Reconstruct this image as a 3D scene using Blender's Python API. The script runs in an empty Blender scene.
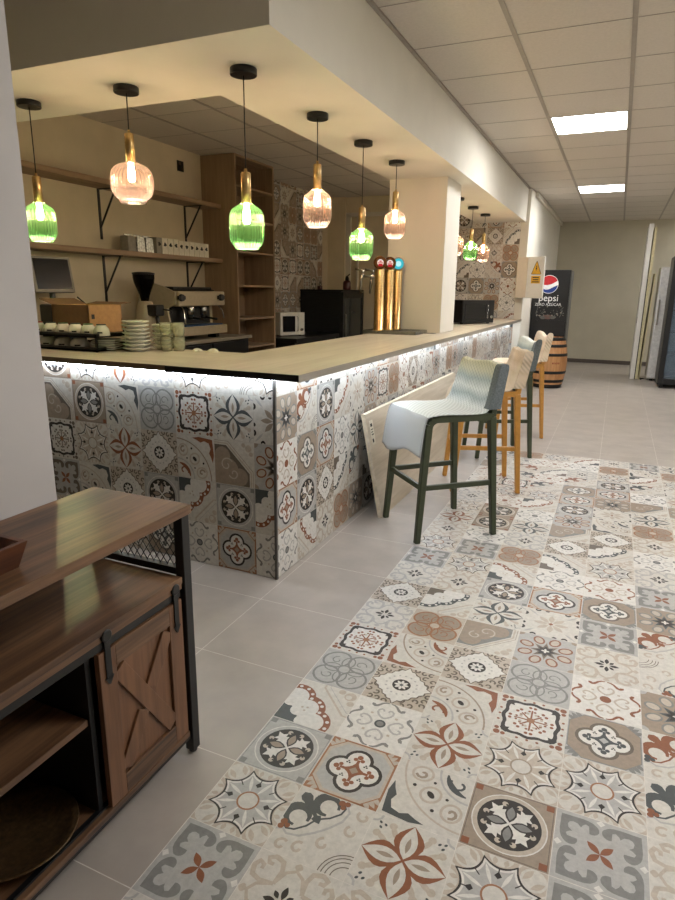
import bpy, math, random
from math import sin, cos, pi, radians
from mathutils import Vector, Matrix
RNG = random.Random(7)
C = bpy.context.scene.collection

# ------------------------------------------------------------------ materials
def lin(c):
    return tuple(((x / 12.92) if x <= .04045 else ((x + .055) / 1.055) ** 2.4) for x in c)

def new_mat(name):
    m = bpy.data.materials.new(name); m.use_nodes = True
    nt = m.node_tree; b = nt.nodes['Principled BSDF']
    return m, nt, b

def coords(nt, scale=(1, 1, 1), kind='Object'):
    tc = nt.nodes.new('ShaderNodeTexCoord'); mp = nt.nodes.new('ShaderNodeMapping')
    mp.inputs['Scale'].default_value = scale
    nt.links.new(tc.outputs[kind], mp.inputs['Vector']); return mp.outputs['Vector']

def noise(nt, vec, scale, detail=4, rough=.55):
    n = nt.nodes.new('ShaderNodeTexNoise'); n.inputs['Scale'].default_value = scale
    n.inputs['Detail'].default_value = detail; n.inputs['Roughness'].default_value = rough
    nt.links.new(vec, n.inputs['Vector']); return n.outputs['Fac']

def ramp(nt, fac, stops):
    r = nt.nodes.new('ShaderNodeValToRGB'); e = r.color_ramp.elements
    while len(e) < len(stops): e.new(.5)
    for k, (p, c) in enumerate(stops):
        e[k].position = p; e[k].color = (*lin(c), 1)
    nt.links.new(fac, r.inputs['Fac']); return r.outputs['Color']

def bump(nt, b, fac, strength=.1, dist=.002):
    bp = nt.nodes.new('ShaderNodeBump'); bp.inputs['Strength'].default_value = strength
    bp.inputs['Distance'].default_value = dist
    nt.links.new(fac, bp.inputs['Height']); nt.links.new(bp.outputs['Normal'], b.inputs['Normal'])

def mat(name, col, rough=.5, metal=0, var=.06, scale=30, bmp=0, spec=.5, stretch=(1, 1, 1)):
    """plain surface with slight procedural mottling"""
    m, nt, b = new_mat(name)
    v = coords(nt, stretch); f = noise(nt, v, scale)
    lo = tuple(max(0, c * (1 - var)) for c in col); hi = tuple(min(1, c * (1 + var)) for c in col)
    nt.links.new(ramp(nt, f, [(.3, lo), (.7, hi)]), b.inputs['Base Color'])
    b.inputs['Roughness'].default_value = rough; b.inputs['Metallic'].default_value = metal
    b.inputs['Specular IOR Level'].default_value = spec
    if bmp: bump(nt, b, f, bmp)
    return m

def wood(name, dark, light, axis=1, rough=.45, scale=6, spec=.5):
    m, nt, b = new_mat(name)
    st = [scale * 3.2] * 3; st[axis] = scale * .25
    v = coords(nt, tuple(st)); f = noise(nt, v, 1.0, 6, .6)
    st2 = [120.] * 3; st2[axis] = 3.
    f2 = noise(nt, coords(nt, tuple(st2)), 1.0, 3)
    mx = nt.nodes.new('ShaderNodeMath'); mx.operation = 'MULTIPLY_ADD'
    nt.links.new(f2, mx.inputs[0]); mx.inputs[1].default_value = .35; nt.links.new(f, mx.inputs[2])
    nt.links.new(ramp(nt, mx.outputs[0], [(.45, dark), (.85, light)]), b.inputs['Base Color'])
    b.inputs['Roughness'].default_value = rough; b.inputs['Specular IOR Level'].default_value = spec
    bump(nt, b, f2, .08, .001)
    return m

def glow(name, col, strength):
    m, nt, b = new_mat(name)
    nt.nodes.remove(b); e = nt.nodes.new('ShaderNodeEmission')
    e.inputs['Color'].default_value = (*lin(col), 1); e.inputs['Strength'].default_value = strength
    nt.links.new(e.outputs[0], nt.nodes['Material Output'].inputs[0]); return m

def glass_shade(name, top, bottom, glowcol):
    """thin coloured ombre ribbed glass: tinted see-through, darker where it is seen edge-on, plus reflection and a little milky scatter"""
    m, nt, b = new_mat(name); nt.nodes.remove(b)
    tc = nt.nodes.new('ShaderNodeTexCoord'); sp = nt.nodes.new('ShaderNodeSeparateXYZ')
    nt.links.new(tc.outputs['Generated'], sp.inputs[0])
    c1 = ramp(nt, sp.outputs['Z'], [(.12, bottom), (.60, top)])
    c2 = ramp(nt, sp.outputs['Z'], [(.12, tuple(x ** 3.2 * .8 for x in bottom)), (.60, tuple(x ** 3.2 * .9 for x in top))])
    lf = nt.nodes.new('ShaderNodeLayerWeight'); lf.inputs[0].default_value = .62
    mc = nt.nodes.new('ShaderNodeMix'); mc.data_type = 'RGBA'
    nt.links.new(lf.outputs['Facing'], mc.inputs[0]); nt.links.new(c1, mc.inputs[6]); nt.links.new(c2, mc.inputs[7])
    tr = nt.nodes.new('ShaderNodeBsdfTransparent'); nt.links.new(mc.outputs[2], tr.inputs[0])
    tl = nt.nodes.new('ShaderNodeBsdfTranslucent'); tl.inputs[0].default_value = (*lin(glowcol), 1)
    gl = nt.nodes.new('ShaderNodeBsdfGlossy'); gl.inputs['Roughness'].default_value = .08
    m1 = nt.nodes.new('ShaderNodeMixShader'); m1.inputs[0].default_value = .045
    nt.links.new(tr.outputs[0], m1.inputs[1]); nt.links.new(tl.outputs[0], m1.inputs[2])
    lw = nt.nodes.new('ShaderNodeLayerWeight'); lw.inputs[0].default_value = .3
    m2 = nt.nodes.new('ShaderNodeMixShader'); nt.links.new(lw.outputs['Fresnel'], m2.inputs[0])
    nt.links.new(m1.outputs[0], m2.inputs[1]); nt.links.new(gl.outputs[0], m2.inputs[2])
    nt.links.new(m2.outputs[0], nt.nodes['Material Output'].inputs[0]); return m

def clear(name, tint=(.93, .95, .93), refl=.12, mix=.12, milk=(.8, .82, .8)):
    m, nt, b = new_mat(name); nt.nodes.remove(b)
    tr = nt.nodes.new('ShaderNodeBsdfTransparent'); tr.inputs[0].default_value = (*lin(tint), 1)
    df = nt.nodes.new('ShaderNodeBsdfDiffuse'); df.inputs[0].default_value = (*lin(milk), 1)
    gl = nt.nodes.new('ShaderNodeBsdfGlossy'); gl.inputs['Roughness'].default_value = .08
    m1 = nt.nodes.new('ShaderNodeMixShader'); m1.inputs[0].default_value = mix
    nt.links.new(tr.outputs[0], m1.inputs[1]); nt.links.new(df.outputs[0], m1.inputs[2])
    lw = nt.nodes.new('ShaderNodeLayerWeight'); lw.inputs[0].default_value = refl
    m2 = nt.nodes.new('ShaderNodeMixShader'); nt.links.new(lw.outputs['Fresnel'], m2.inputs[0])
    nt.links.new(m1.outputs[0], m2.inputs[1]); nt.links.new(gl.outputs[0], m2.inputs[2])
    nt.links.new(m2.outputs[0], nt.nodes['Material Output'].inputs[0]); return m

# ------------------------------------------------------------------ mesh builder
class MB:
    def __init__(s): s.v = []; s.f = []; s.m = []; s.s = []; s.mats = []
    def slot(s, m):
        if m not in s.mats: s.mats.append(m)
        return s.mats.index(m)
    def poly(s, pts, m, smooth=False):
        b = len(s.v); s.v += [tuple(p) for p in pts]
        s.f.append(tuple(range(b, b + len(pts)))); s.m.append(s.slot(m)); s.s.append(smooth)
    def box(s, a, b, m, M=None):
        x0, y0, z0 = [min(p, q) for p, q in zip(a, b)]; x1, y1, z1 = [max(p, q) for p, q in zip(a, b)]
        P = [Vector(p) for p in ((x0, y0, z0), (x1, y0, z0), (x1, y1, z0), (x0, y1, z0), (x0, y0, z1), (x1, y0, z1), (x1, y1, z1), (x0, y1, z1))]
        if M is not None: P = [M @ p for p in P]
        k = len(s.v); s.v += [tuple(p) for p in P]; mi = s.slot(m)
        for f in ((0, 3, 2, 1), (4, 5, 6, 7), (0, 1, 5, 4), (1, 2, 6, 5), (2, 3, 7, 6), (3, 0, 4, 7)):
            s.f.append(tuple(k + i for i in f)); s.m.append(mi); s.s.append(False)
        return s
    def hexa(s, P, m):
        """8 corner points: bottom 4 (ccw), top 4"""
        k = len(s.v); s.v += [tuple(p) for p in P]; mi = s.slot(m)
        for f in ((0, 3, 2, 1), (4, 5, 6, 7), (0, 1, 5, 4), (1, 2, 6, 5), (2, 3, 7, 6), (3, 0, 4, 7)):
            s.f.append(tuple(k + i for i in f)); s.m.append(mi); s.s.append(False)
        return s
    def tube(s, path, r, m, n=10, caps=True):
        path = [Vector(p) for p in path]; rr = r if isinstance(r, (list, tuple)) else [r] * len(path)
        k0 = len(s.v); mi = s.slot(m); up = None
        for i, p in enumerate(path):
            t = (path[min(i + 1, len(path) - 1)] - path[max(i - 1, 0)]).normalized()
            if up is None:
                up = Vector((0, 0, 1)) if abs(t.z) < .9 else Vector((1, 0, 0))
            a = t.cross(up).normalized(); b = t.cross(a).normalized(); up = -b if False else up
            for j in range(n):
                w = 2 * pi * j / n; s.v.append(tuple(p + (a * cos(w) + b * sin(w)) * rr[i]))
        for i in range(len(path) - 1):
            for j in range(n):
                s.f.append((k0 + i * n + j, k0 + i * n + (j + 1) % n, k0 + (i + 1) * n + (j + 1) % n, k0 + (i + 1) * n + j)); s.m.append(mi); s.s.append(True)
        if caps:
            s.f.append(tuple(k0 + j for j in range(n))[::-1]); s.m.append(mi); s.s.append(False)
            s.f.append(tuple(k0 + (len(path) - 1) * n + j for j in range(n))); s.m.append(mi); s.s.append(False)
        return s
    def lathe(s, prof, m, c=(0, 0, 0), n=32, rib=0, ribs=0, capb=True, capt=True, M=None):
        k0 = len(s.v); mi = s.slot(m); c = Vector(c)
        for (r, z) in prof:
            for j in range(n):
                w = 2 * pi * j / n; q = r * (1 + (rib * abs(cos(ribs * w / 2)) if ribs else 0))
                p = Vector((q * cos(w), q * sin(w), z))
                if M is not None: p = M @ p
                s.v.append(tuple(c + p))
        for i in range(len(prof) - 1):
            for j in range(n):
                s.f.append((k0 + i * n + j, k0 + i * n + (j + 1) % n, k0 + (i + 1) * n + (j + 1) % n, k0 + (i + 1) * n + j)); s.m.append(mi); s.s.append(True)
        if capb: s.f.append(tuple(k0 + j for j in range(n))[::-1]); s.m.append(mi); s.s.append(False)
        if capt: s.f.append(tuple(k0 + (len(prof) - 1) * n + j for j in range(n))); s.m.append(mi); s.s.append(False)
        return s
    def grid(s, fn, nu, nv, m, smooth=True):
        """surface fn(u,v)->(x,y,z), u,v in 0..1; m may be a function of v"""
        k0 = len(s.v)
        for i in range(nv + 1):
            for j in range(nu + 1): s.v.append(tuple(fn(j / nu, i / nv)))
        for i in range(nv):
            for j in range(nu):
                a = k0 + i * (nu + 1) + j
                s.f.append((a, a + 1, a + nu + 2, a + nu + 1))
                s.m.append(s.slot(m((j + .5) / nu, (i + .5) / nv) if callable(m) else m)); s.s.append(smooth)
        return s
    def build(s, name, parent=None, bevel=0, solid=0, loc=None):
        me = bpy.data.meshes.new(name); me.from_pydata(s.v, [], s.f)
        for m in s.mats: me.materials.append(m)
        me.polygons.foreach_set('material_index', s.m); me.polygons.foreach_set('use_smooth', s.s); me.update()
        o = bpy.data.objects.new(name, me); C.objects.link(o)
        if parent: o.parent = parent
        if loc: o.location = loc
        if solid:
            md = o.modifiers.new('thickness', 'SOLIDIFY'); md.thickness = solid; md.offset = 0
        if bevel:
            md = o.modifiers.new('bevel', 'BEVEL'); md.width = bevel; md.segments = 2; md.limit_method = 'ANGLE'; md.angle_limit = radians(50)
        return o

def tag(o, label=None, cat=None, group=None, kind=None):
    if label: o['label'] = label
    if cat: o['category'] = cat
    if group: o['group'] = group
    if kind: o['kind'] = kind
    return o
def thing(name, label, cat, loc=(0, 0, 0), rz=0, group=None):
    o = bpy.data.objects.new(name, None); C.objects.link(o); o.empty_display_size = .05
    o.location = loc; o.rotation_euler = (0, 0, rz)
    return tag(o, label, cat, group)
def struct(o, label=None, cat=None):
    return tag(o, label, cat, None, 'structure')
def part(name, parent, m, *boxes, bevel=0, label=None):
    b = MB()
    for a, c in boxes: b.box(a, c, m)
    o = b.build(name, parent, bevel)
    if label: o['label'] = label
    return o
def dup(root, loc, rz=None, label=None):
    r = root.copy(); C.objects.link(r); r.location = loc
    if rz is not None: r.rotation_euler = (0, 0, rz)
    if label: r['label'] = label
    for ch in list(root.children):
        c = ch.copy(); C.objects.link(c); c.parent = r
        for g in list(ch.children):
            d = g.copy(); C.objects.link(d); d.parent = c
    return r
def text_mesh(name, s, size, m, parent, loc, rot, depth=.001, align='CENTER'):
    cu = bpy.data.curves.new(name, 'FONT'); cu.body = s; cu.size = size; cu.extrude = depth; cu.align_x = align; cu.align_y = 'CENTER'
    t = bpy.data.objects.new(name, cu); C.objects.link(t)
    dg = bpy.context.evaluated_depsgraph_get(); me = bpy.data.meshes.new_from_object(t.evaluated_get(dg))
    bpy.data.objects.remove(t); bpy.data.curves.remove(cu)
    o = bpy.data.objects.new(name, me); me.materials.clear(); me.materials.append(m); C.objects.link(o)
    o.location = loc; o.rotation_euler = rot; o.parent = parent
    return o

# ------------------------------------------------------------------ the printed tile designs
# palette of the print: index -> material
PAL = [(.80, .785, .755), (.69, .685, .675), (.50, .50, .49), (.28, .30, .305), (.17, .15, .14), (.60, .54, .48), (.73, .685, .63), (.53, .325, .215), (.85, .84, .82), (.60, .42, .30), (.41, .37, .33)]
def tile_mat(i, c):
    m, nt, b = new_mat('tile_print_%d' % i)
    f = noise(nt, coords(nt), 55, 5, .7)
    nt.links.new(ramp(nt, f, [(.3, tuple(x * .93 for x in c)), (.72, tuple(min(1, x * 1.05) for x in c))]), b.inputs['Base Color'])
    b.inputs['Roughness'].default_value = .42; b.inputs['Specular IOR Level'].default_value = .4
    return m
TP = [tile_mat(i, c) for i, c in enumerate(PAL)]
GROUT = mat('tile_grout', (.74, .72, .69), .8)

def circ(cx, cy, r, n=18, ry=None, rot=0):
    ry = r if ry is None else ry; o = []
    for k in range(n):
        a = 2 * pi * k / n; x, y = r * cos(a), ry * sin(a)
        o.append((cx + x * cos(rot) - y * sin(rot), cy + x * sin(rot) + y * cos(rot)))
    return o
def lens(ang, r0, r1, w, c=(.5, .5), n=7, skew=0):
    a = radians(ang); L = []; R = []
    for k in range(n + 1):
        t = k / n; d = r0 + (r1 - r0) * t; h = w * sin(pi * t ** (1 - skew * .5)) / 2
        L.append((d, h)); R.append((d, -h))
    pts = L + R[-2:0:-1]
    return [(c[0] + x * cos(a) - y * sin(a), c[1] + x * sin(a) + y * cos(a)) for x, y in pts]
def loc(ang, pts, c=(.5, .5)):
    a = radians(ang); return [(c[0] + x * cos(a) - y * sin(a), c[1] + x * sin(a) + y * cos(a)) for x, y in pts]
def stroke(pts, w, closed=False):
    n = len(pts); off = []
    for i in range(n):
        if closed: p, q = pts[i - 1], pts[(i + 1) % n]
        else: p, q = pts[max(i - 1, 0)], pts[min(i + 1, n - 1)]
        dx, dy = q[0] - p[0], q[1] - p[1]; l = math.hypot(dx, dy) or 1
        wi = w(i / (n - 1)) if callable(w) else w
        off.append((-dy / l * wi / 2, dx / l * wi / 2))
    out = []
    for i in range(n if closed else n - 1):
        j = (i + 1) % n; a, b = pts[i], pts[j]; oa, ob = off[i], off[j]
        out.append([(a[0] + oa[0], a[1] + oa[1]), (a[0] - oa[0], a[1] - oa[1]), (b[0] - ob[0], b[1] - ob[1]), (b[0] + ob[0], b[1] + ob[1])])
    return out
def arc(cx, cy, r, a0, a1, n=12, ry=None):
    ry = ry or r
    return [(cx + r * cos(radians(a0 + (a1 - a0) * k / n)), cy + ry * sin(radians(a0 + (a1 - a0) * k / n))) for k in range(n + 1)]
def spiral(cx, cy, r0, r1, a0, a1, n=12):
    return [(cx + (r0 + (r1 - r0) * k / n) * cos(radians(a0 + (a1 - a0) * k / n)), cy + (r0 + (r1 - r0) * k / n) * sin(radians(a0 + (a1 - a0) * k / n))) for k in range(n + 1)]
SQ = [(0, 0), (1, 0), (1, 1), (0, 1)]
def r4(f): return [p for k in range(4) for p in f(90 * k)]

def d_rosette(v):
    bg, sq, rg = [(1, 2, 6), (5, 7, 6)][v]; L = [(bg, [SQ])]
    L.append((2 if v == 0 else 10, stroke([(.02, .02), (.98, .02), (.98, .98), (.02, .98)], .012, True)))
    L.append((sq, [[(x, y), (x + .09, y), (x + .09, y + .09), (x, y + .09)] for x in (.02, .89) for y in (.02, .89)]))
    L.append((8, [circ(.5, .5, .445, 32)])); L.append((rg if v else 1, [circ(.5, .5, .43, 32)])); L.append((4, [circ(.5, .5, .375, 32)]))
    fl = [(0, .012), (.09, .022), (.15, .05), (.19, .10), (.21, .055), (.26, .11), (.27, .04), (.35, 0)]
    fl = fl + [(x, -y) for x, y in fl[-2::-1]]
    L.append((8, [loc(45 + 90 * k, fl) for k in range(4)]))
    L.append((5 if v == 0 else 2, [lens(90 * k, .05, .27, .10) for k in range(4)]))
    L.append((6, [circ(.5 + .30 * cos(radians(a)), .5 + .30 * sin(radians(a)), .038, 10) for k in range(4) for a in (90 * k - 17, 90 * k + 17)]))
    L.append((4, [circ(.5 + .285 * cos(radians(a)), .5 + .285 * sin(radians(a)), .016, 8) for k in range(4) for a in (90 * k - 13, 90 * k + 13)]))
    return L
def d_quatrefoil(v):
    bg, ln, fill, acc = [(6, 9, 1, 7), (1, 2, 5, 3)][v]; L = [(9 if v == 0 else 1, [SQ])]
    L.append((6 if v == 0 else 2, [lens(45 + 90 * k + d, .48, .66, .07) for k in range(4) for d in (-7, 0, 7)]))
    oc = [(.22, .02), (.78, .02), (.98, .22), (.98, .78), (.78, .98), (.22, .98), (.02, .78), (.02, .22)]
    L.append((bg if v == 0 else fill, [oc])); L.append((ln, stroke(oc, .016, True)))
    oc2 = [(.5 + (x - .5) * .9, .5 + (y - .5) * .9) for x, y in oc]; L.append((fill, [oc2]))
    q = lambda d, r: [circ(.5 + d * cos(pi / 2 * k), .5 + d * sin(pi / 2 * k), r, 18) for k in range(4)]
    L.append((4 if v == 0 else 10, q(.185, .205))); L.append((8, q(.185, .158) + [[(.36, .36), (.64, .36), (.64, .64), (.36, .64)]]))
    L.append((acc, [loc(90 * k, [(.06, -.06), (.13, -.022), (.20, -.02), (.20, .02), (.13, .022), (.06, .06)]) for k in range(4)] + [circ(.5 + d * cos(pi / 2 * k) - e * sin(pi / 2 * k), .5 + d * sin(pi / 2 * k) + e * cos(pi / 2 * k), r, 9) for k in range(4) for d, e, r in ((.25, 0, .042), (.20, .05, .032), (.20, -.05, .032))]))
    L.append((acc, [circ(.5, .5, .095, 12)])); L.append((5 if v == 0 else 1, [circ(.5, .5, .065, 4, None, 0)]))
    L.append((4, [circ(.5 + .175 * cos(radians(45 + 90 * k)) + dx, .5 + .175 * sin(radians(45 + 90 * k)) + dy, .014, 7) for k in range(4) for dx, dy in ((0, .018), (.018, -.01), (-.018, -.01))]))
    return L
def d_lace(v):
    fill, ring = [(1, 9), (6, 5)][v]; L = [(0, [SQ])]
    sc = []; 
    for cx, cy in ((0, 0), (1, 0), (1, 1), (0, 1)):
        sc += [circ(cx * .72 + .14, cy * .72 + .14, .19, 16)]
    for cx, cy in ((.5, -.03), (1.03, .5), (.5, 1.03), (-.03, .5)): sc.append(circ(cx, cy, .2, 16))
    L.append((6, sc)); L.append((0, [circ(.5 + (p[0] - .5), p[1], .145, 14) for p in [(.14, .14), (.86, .14), (.86, .86), (.14, .86), (.5, -.03), (1.03, .5), (.5, 1.03), (-.03, .5)]]))
    L.append((6, [lens(45 + 90 * k + d, .42, .60, .07) for k in range(4) for d in (-9, 9)] + [lens(90 * k + d, .40, .5, .06) for k in range(4) for d in (-8, 8)]))
    def star(R, m):
        P = []
        for k in range(8):
            a0 = 22.5 + 45 * k; a1 = a0 + 45
            for i in range(8):
                t = i / 8; a = radians(a0 + 45 * t); r = R - (R - m) * sin(pi * t) ** .6
                P.append((.5 + r * cos(a), .5 + r * sin(a)))
        return P
    L.append((4, [star(.50, .372)])); L.append((8, [star(.462, .345)])); L.append((fill, [star(.41, .318)]))
    L.append((8, [lens(22.5 + 45 * k, .13, .40, .045) for k in range(8)]))
    L.append((4, [stroke(loc(45 * k, [(.27, 0), (.36, 0)]), .014)[0] for k in range(8)] + [loc(90 * k, [(.22, 0), (.255, .042), (.30, .012), (.30, -.012), (.255, -.042)]) for k in range(4)]))
    L.append((ring, [circ(.5, .5, .145, 20)])); L.append((0, [circ(.5, .5, .122, 20)]))
    return L
def d_hearts(v):
    bg, h = [(1, 2), (1, 10)][v]; L = [(bg, [SQ])]
    hs = []; ins = []; cut = []
    for k in range(4):
        f = lambda P: loc(45 + 90 * k, P)
        half = [(.625, 0), (.54, .09), (.47, .165), (.41, .215), (.36, .24), (.31, .246)]
        hs.append(f(half + [(.30, .10), (.40, 0), (.30, -.10)] + [(x, -y) for x, y in half[:0:-1]]))
        for sg in (1, -1): hs.append(f([(.30 + .082 * cos(w), sg * .165 + .082 * sin(w)) for w in [2 * pi * i / 16 for i in range(16)]]))
        tre = [(.16, .085), (.255, .085), (.30, .125), (.345, .165), (.385, .15), (.385, .10), (.37, .065), (.43, .07), (.475, .04), (.49, 0)]
        cut.append(f(tre + [(x, -y) for x, y in tre[-2::-1]]))
    L.append((h, hs)); L.append((bg, cut))
    L.append((7, [lens(45 + 90 * k, 0, .2, .085) for k in range(4)]))
    L.append((8, [loc(90 * k, [(.41, 0), (.46, .05), (.5, 0), (.46, -.05)]) for k in range(4)]))
    return L
def d_flower(v):
    acc = [7, 3][v]; L = [(0, [SQ])]
    L.append((1, [circ(x, y, .12, 12) for x in (0, 1) for y in (0, 1)])); L.append((0, [circ(x, y, .09, 12) for x in (0, 1) for y in (0, 1)]))
    L.append((6, [lens(45 + 90 * k + d, .24, .50, .07) for k in range(4) for d in (-13, 13)] + [circ(.5 + .46 * cos(radians(45 + 90 * k + d)), .5 + .46 * sin(radians(45 + 90 * k + d)), .05, 9) for k in range(4) for d in (-14, 14)]))
    L.append((3, [circ(.5 + r * cos(radians(45 + 90 * k + d)), .5 + r * sin(radians(45 + 90 * k + d)), .024, 8, .016, radians(45 + 90 * k)) for k in range(4) for r, d in ((.50, -4), (.50, 4), (.56, 0))]))
    L.append((acc, [lens(90 * k, 0, .495, .36) for k in range(4)])); L.append((0, [lens(90 * k, .02, .49, .20, skew=.3) for k in range(4)]))
    L.append((5, [lens(90 * k, .1, .32, .06) for k in range(4)]))
    return L
def d_fleur(v):
    acc, a2 = [(3, 7), (7, 3)][v]; L = [(0, [SQ])]
    band = [(0, .30), (.08, .33), (.15, .28), (.30, .31), (.45, .42), (.58, .55), (.69, .70), (.72, .85), (.67, .92), (.70, 1)]
    band = [(1 - x if False else x, y) for x, y in band]
    L.append((1, stroke(band, .03)))
    D = (.27, .73)
    f = lambda P: loc(135, [(x * 1.25, y * 1.25) for x, y in P], D)
    head = [(-.15, .018), (-.04, .022), (.04, .040), (.10, .048), (.14, .062), (.185, .05), (.215, 0)]
    L.append((acc, [f(head + [(x, -y) for x, y in head[-2::-1]]), f([(-.20, 0), (-.16, .035), (-.115, .05), (-.09, 0), (-.115, -.05), (-.16, -.035)])]))
    for sg in (1, -1):
        L.append((acc, stroke(f([(-.03 + .115 * cos(radians(w)), sg * (.155 + .115 * sin(radians(w)))) for w in range(-150, 141, 24)]), lambda t: .035 + .085 * sin(pi * min(1, t * 1.05)) ** 1.3)))
        L.append((acc, stroke(f([(-.15, .03 * sg), (-.175, .12 * sg), (-.17, .24 * sg), (-.13, .305 * sg), (-.04, .325 * sg)]), .026)))
        L.append((acc, stroke(f([(-.02, .02 * sg), (.04, .06 * sg), (.085, .085 * sg), (.12, .11 * sg), (.10, .14 * sg)]), .022)))
    L.append((a2, [circ(.05, .42, .045, 9), circ(.04, .35, .04, 9), circ(.11, .385, .035, 9), circ(.58, .95, .045, 9), circ(.65, .96, .04, 9), circ(.615, .89, .035, 9)]))
    for r in (.16, .22, .27, .31): L.append((10, stroke(arc(1, 0, r, 90, 180, 10), .012)))
    for cx, cy, a in ((.36, .16, 200), (.60, .32, 230), (.84, .60, 250), (.16, .12, 180), (.90, .86, 270)):
        L.append((6, stroke(spiral(cx, cy, .085, .03, a - 130, a + 160, 10), .038)))
    return L
def d_wave(v):
    acc, dk = [(7, 3), (3, 9)][v]; L = [(0, [SQ])]
    lob = ((.10, .56, .20), (.36, .36, .20), (.56, .10, .20))
    L.append((acc, [circ(x, y, r + .105, 22) for x, y, r in lob]))
    L.append((8, [circ(x, y, r, 20) for x, y, r in lob] + [[(0, 0), (.5, 0), (.4, .4), (0, .5)]]))
    L.append((dk if v == 0 else 10, [[(0, 0), (.46, 0), (0, .46)]])); L.append((8, [circ(.08, .44, .13, 16), circ(.27, .27, .12, 16), circ(.44, .08, .13, 16)]))
    L.append((8, [circ(x, y, .030, 9) for x, y in ((.06, .81), (.20, .79), (.31, .70), (.345, .595), (.50, .56), (.57, .49), (.595, .345), (.70, .31), (.79, .20), (.81, .06))]))
    L.append((6, [circ(.30, .36, .022, 8), circ(.36, .30, .022, 8), circ(.38, .38, .022, 8)]))
    L.append((6, stroke([(.42, 1.0), (.42, .93), (.93, .42), (1.0, .42)], .035))); L.append((1, stroke([(.50, 1.0), (.5, .97), (.97, .5), (1, .5)], .012)))
    L.append((6, [circ(.88, .88, .10, 12), circ(.72, .94, .06, 10), circ(.94, .72, .06, 10)])); L.append((0, [circ(.86, .86, .05, 10)]))
    return L
def d_knots(v):
    bg, ln, fl = [(1, 2, 1), (6, 9, 9)][v]; L = [(bg, [SQ])]
    el = []
    for k in range(4):
        a = 45 + 90 * k
        el.append([(.5 + (.315 + .215 * cos(t)) * cos(radians(a)) - (.245 * sin(t)) * sin(radians(a)), .5 + (.315 + .215 * cos(t)) * sin(radians(a)) + (.245 * sin(t)) * cos(radians(a))) for t in [2 * pi * i / 20 for i in range(20)]])
    if v: L.append((5, el))
    for e in el: L.append((ln, stroke(e, .038, True)))
    for k in range(4):
        L.append((ln, stroke([(.5 + (.20 + .15 * cos(t)) * cos(pi / 2 * k) - .11 * sin(t) * sin(pi / 2 * k), .5 + (.20 + .15 * cos(t)) * sin(pi / 2 * k) + .11 * sin(t) * cos(pi / 2 * k)) for t in [2 * pi * i / 16 for i in range(16)]], .024, True)))
        L.append((ln, stroke(spiral(.5 + .30 * cos(radians(45 + 90 * k)), .5 + .30 * sin(radians(45 + 90 * k)), .11, .03, 90 * k, 90 * k + 300, 10), .022)))
    L.append((bg, [circ(.5, .5, .10, 14)])); L.append((ln, stroke(circ(.5, .5, .10, 16), .022, True)))
    return L
def d_diamond(v):
    L = [(6, [SQ])]
    for k in range(4):
        a = 45 + 90 * k
        for r, d in ((.44, 0), (.52, -14), (.52, 14), (.58, 4), (.38, -26), (.38, 26), (.50, -28), (.50, 28)):
            cx, cy = .5 + r * cos(radians(a + d)), .5 + r * sin(radians(a + d))
            L.append((10, stroke(spiral(cx, cy, .06, .02, a + d * 3, a + 280 + d * 3, 8), .030)))
    P = []
    for k in range(4):
        for d, r in ((0, .49), (8, .40), (16, .41), (24, .365), (34, .375), (45, .335), (56, .375), (66, .365), (74, .41), (82, .40)):
            a = radians(90 * k + d); P.append((.5 + r * cos(a), .5 + r * sin(a)))
    L.append((10, [[(.5 + (x - .5) * 1.06, .5 + (y - .5) * 1.06) for x, y in P]])); L.append((8, [P]))
    L.append((1, [circ(.5 + .25 * cos(radians(22.5 * k)), .5 + .25 * sin(radians(22.5 * k)), .02, 6) for k in range(16)]))
    L.append((4, [circ(.5, .5, .15, 20)])); L.append((8, [lens(45 * k, .02, .125, .05) for k in range(8)])); L.append((3, [circ(.5, .5, .025, 8)]))
    return L
def d_scatter(v):
    acc, c2 = [(2, 3), (7, 9)][v]; L = [(8, [SQ])]
    for k in range(4):
        f = lambda P: loc(90 * k, P)
        L.append((1 if v == 0 else 6, stroke(f([(.13, 0), (.155, .05), (.20, .095), (.25, .12), (.30, .115), (.33, .08), (.32, .045), (.285, .035)]), .034) + stroke(f([(.13, 0), (.155, -.05), (.20, -.095), (.25, -.12), (.30, -.115), (.33, -.08), (.32, -.045), (.285, -.035)]), .034)))
        L.append((6, [loc(45 + 90 * k, [(.24, 0), (.27, .03), (.30, 0), (.27, -.03)])]))
        for sg in (1, -1):
            L.append((acc, stroke(f([(.47, .04 * sg), (.44, .13 * sg), (.36, .17 * sg), (.33, .22 * sg), (.37, .25 * sg)] if False else [(.495, .015 * sg), (.485, .07 * sg), (.455, .115 * sg), (.415, .145 * sg), (.38, .175 * sg), (.368, .21 * sg), (.385, .24 * sg), (.415, .235 * sg)]), lambda t: .026 + .036 * t)))
    L.append((c2 if v == 0 else 7, [circ(.5, .5, .085, 16)])); L.append((acc, [circ(.5, .5, .055, 12)]))
    return L
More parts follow.
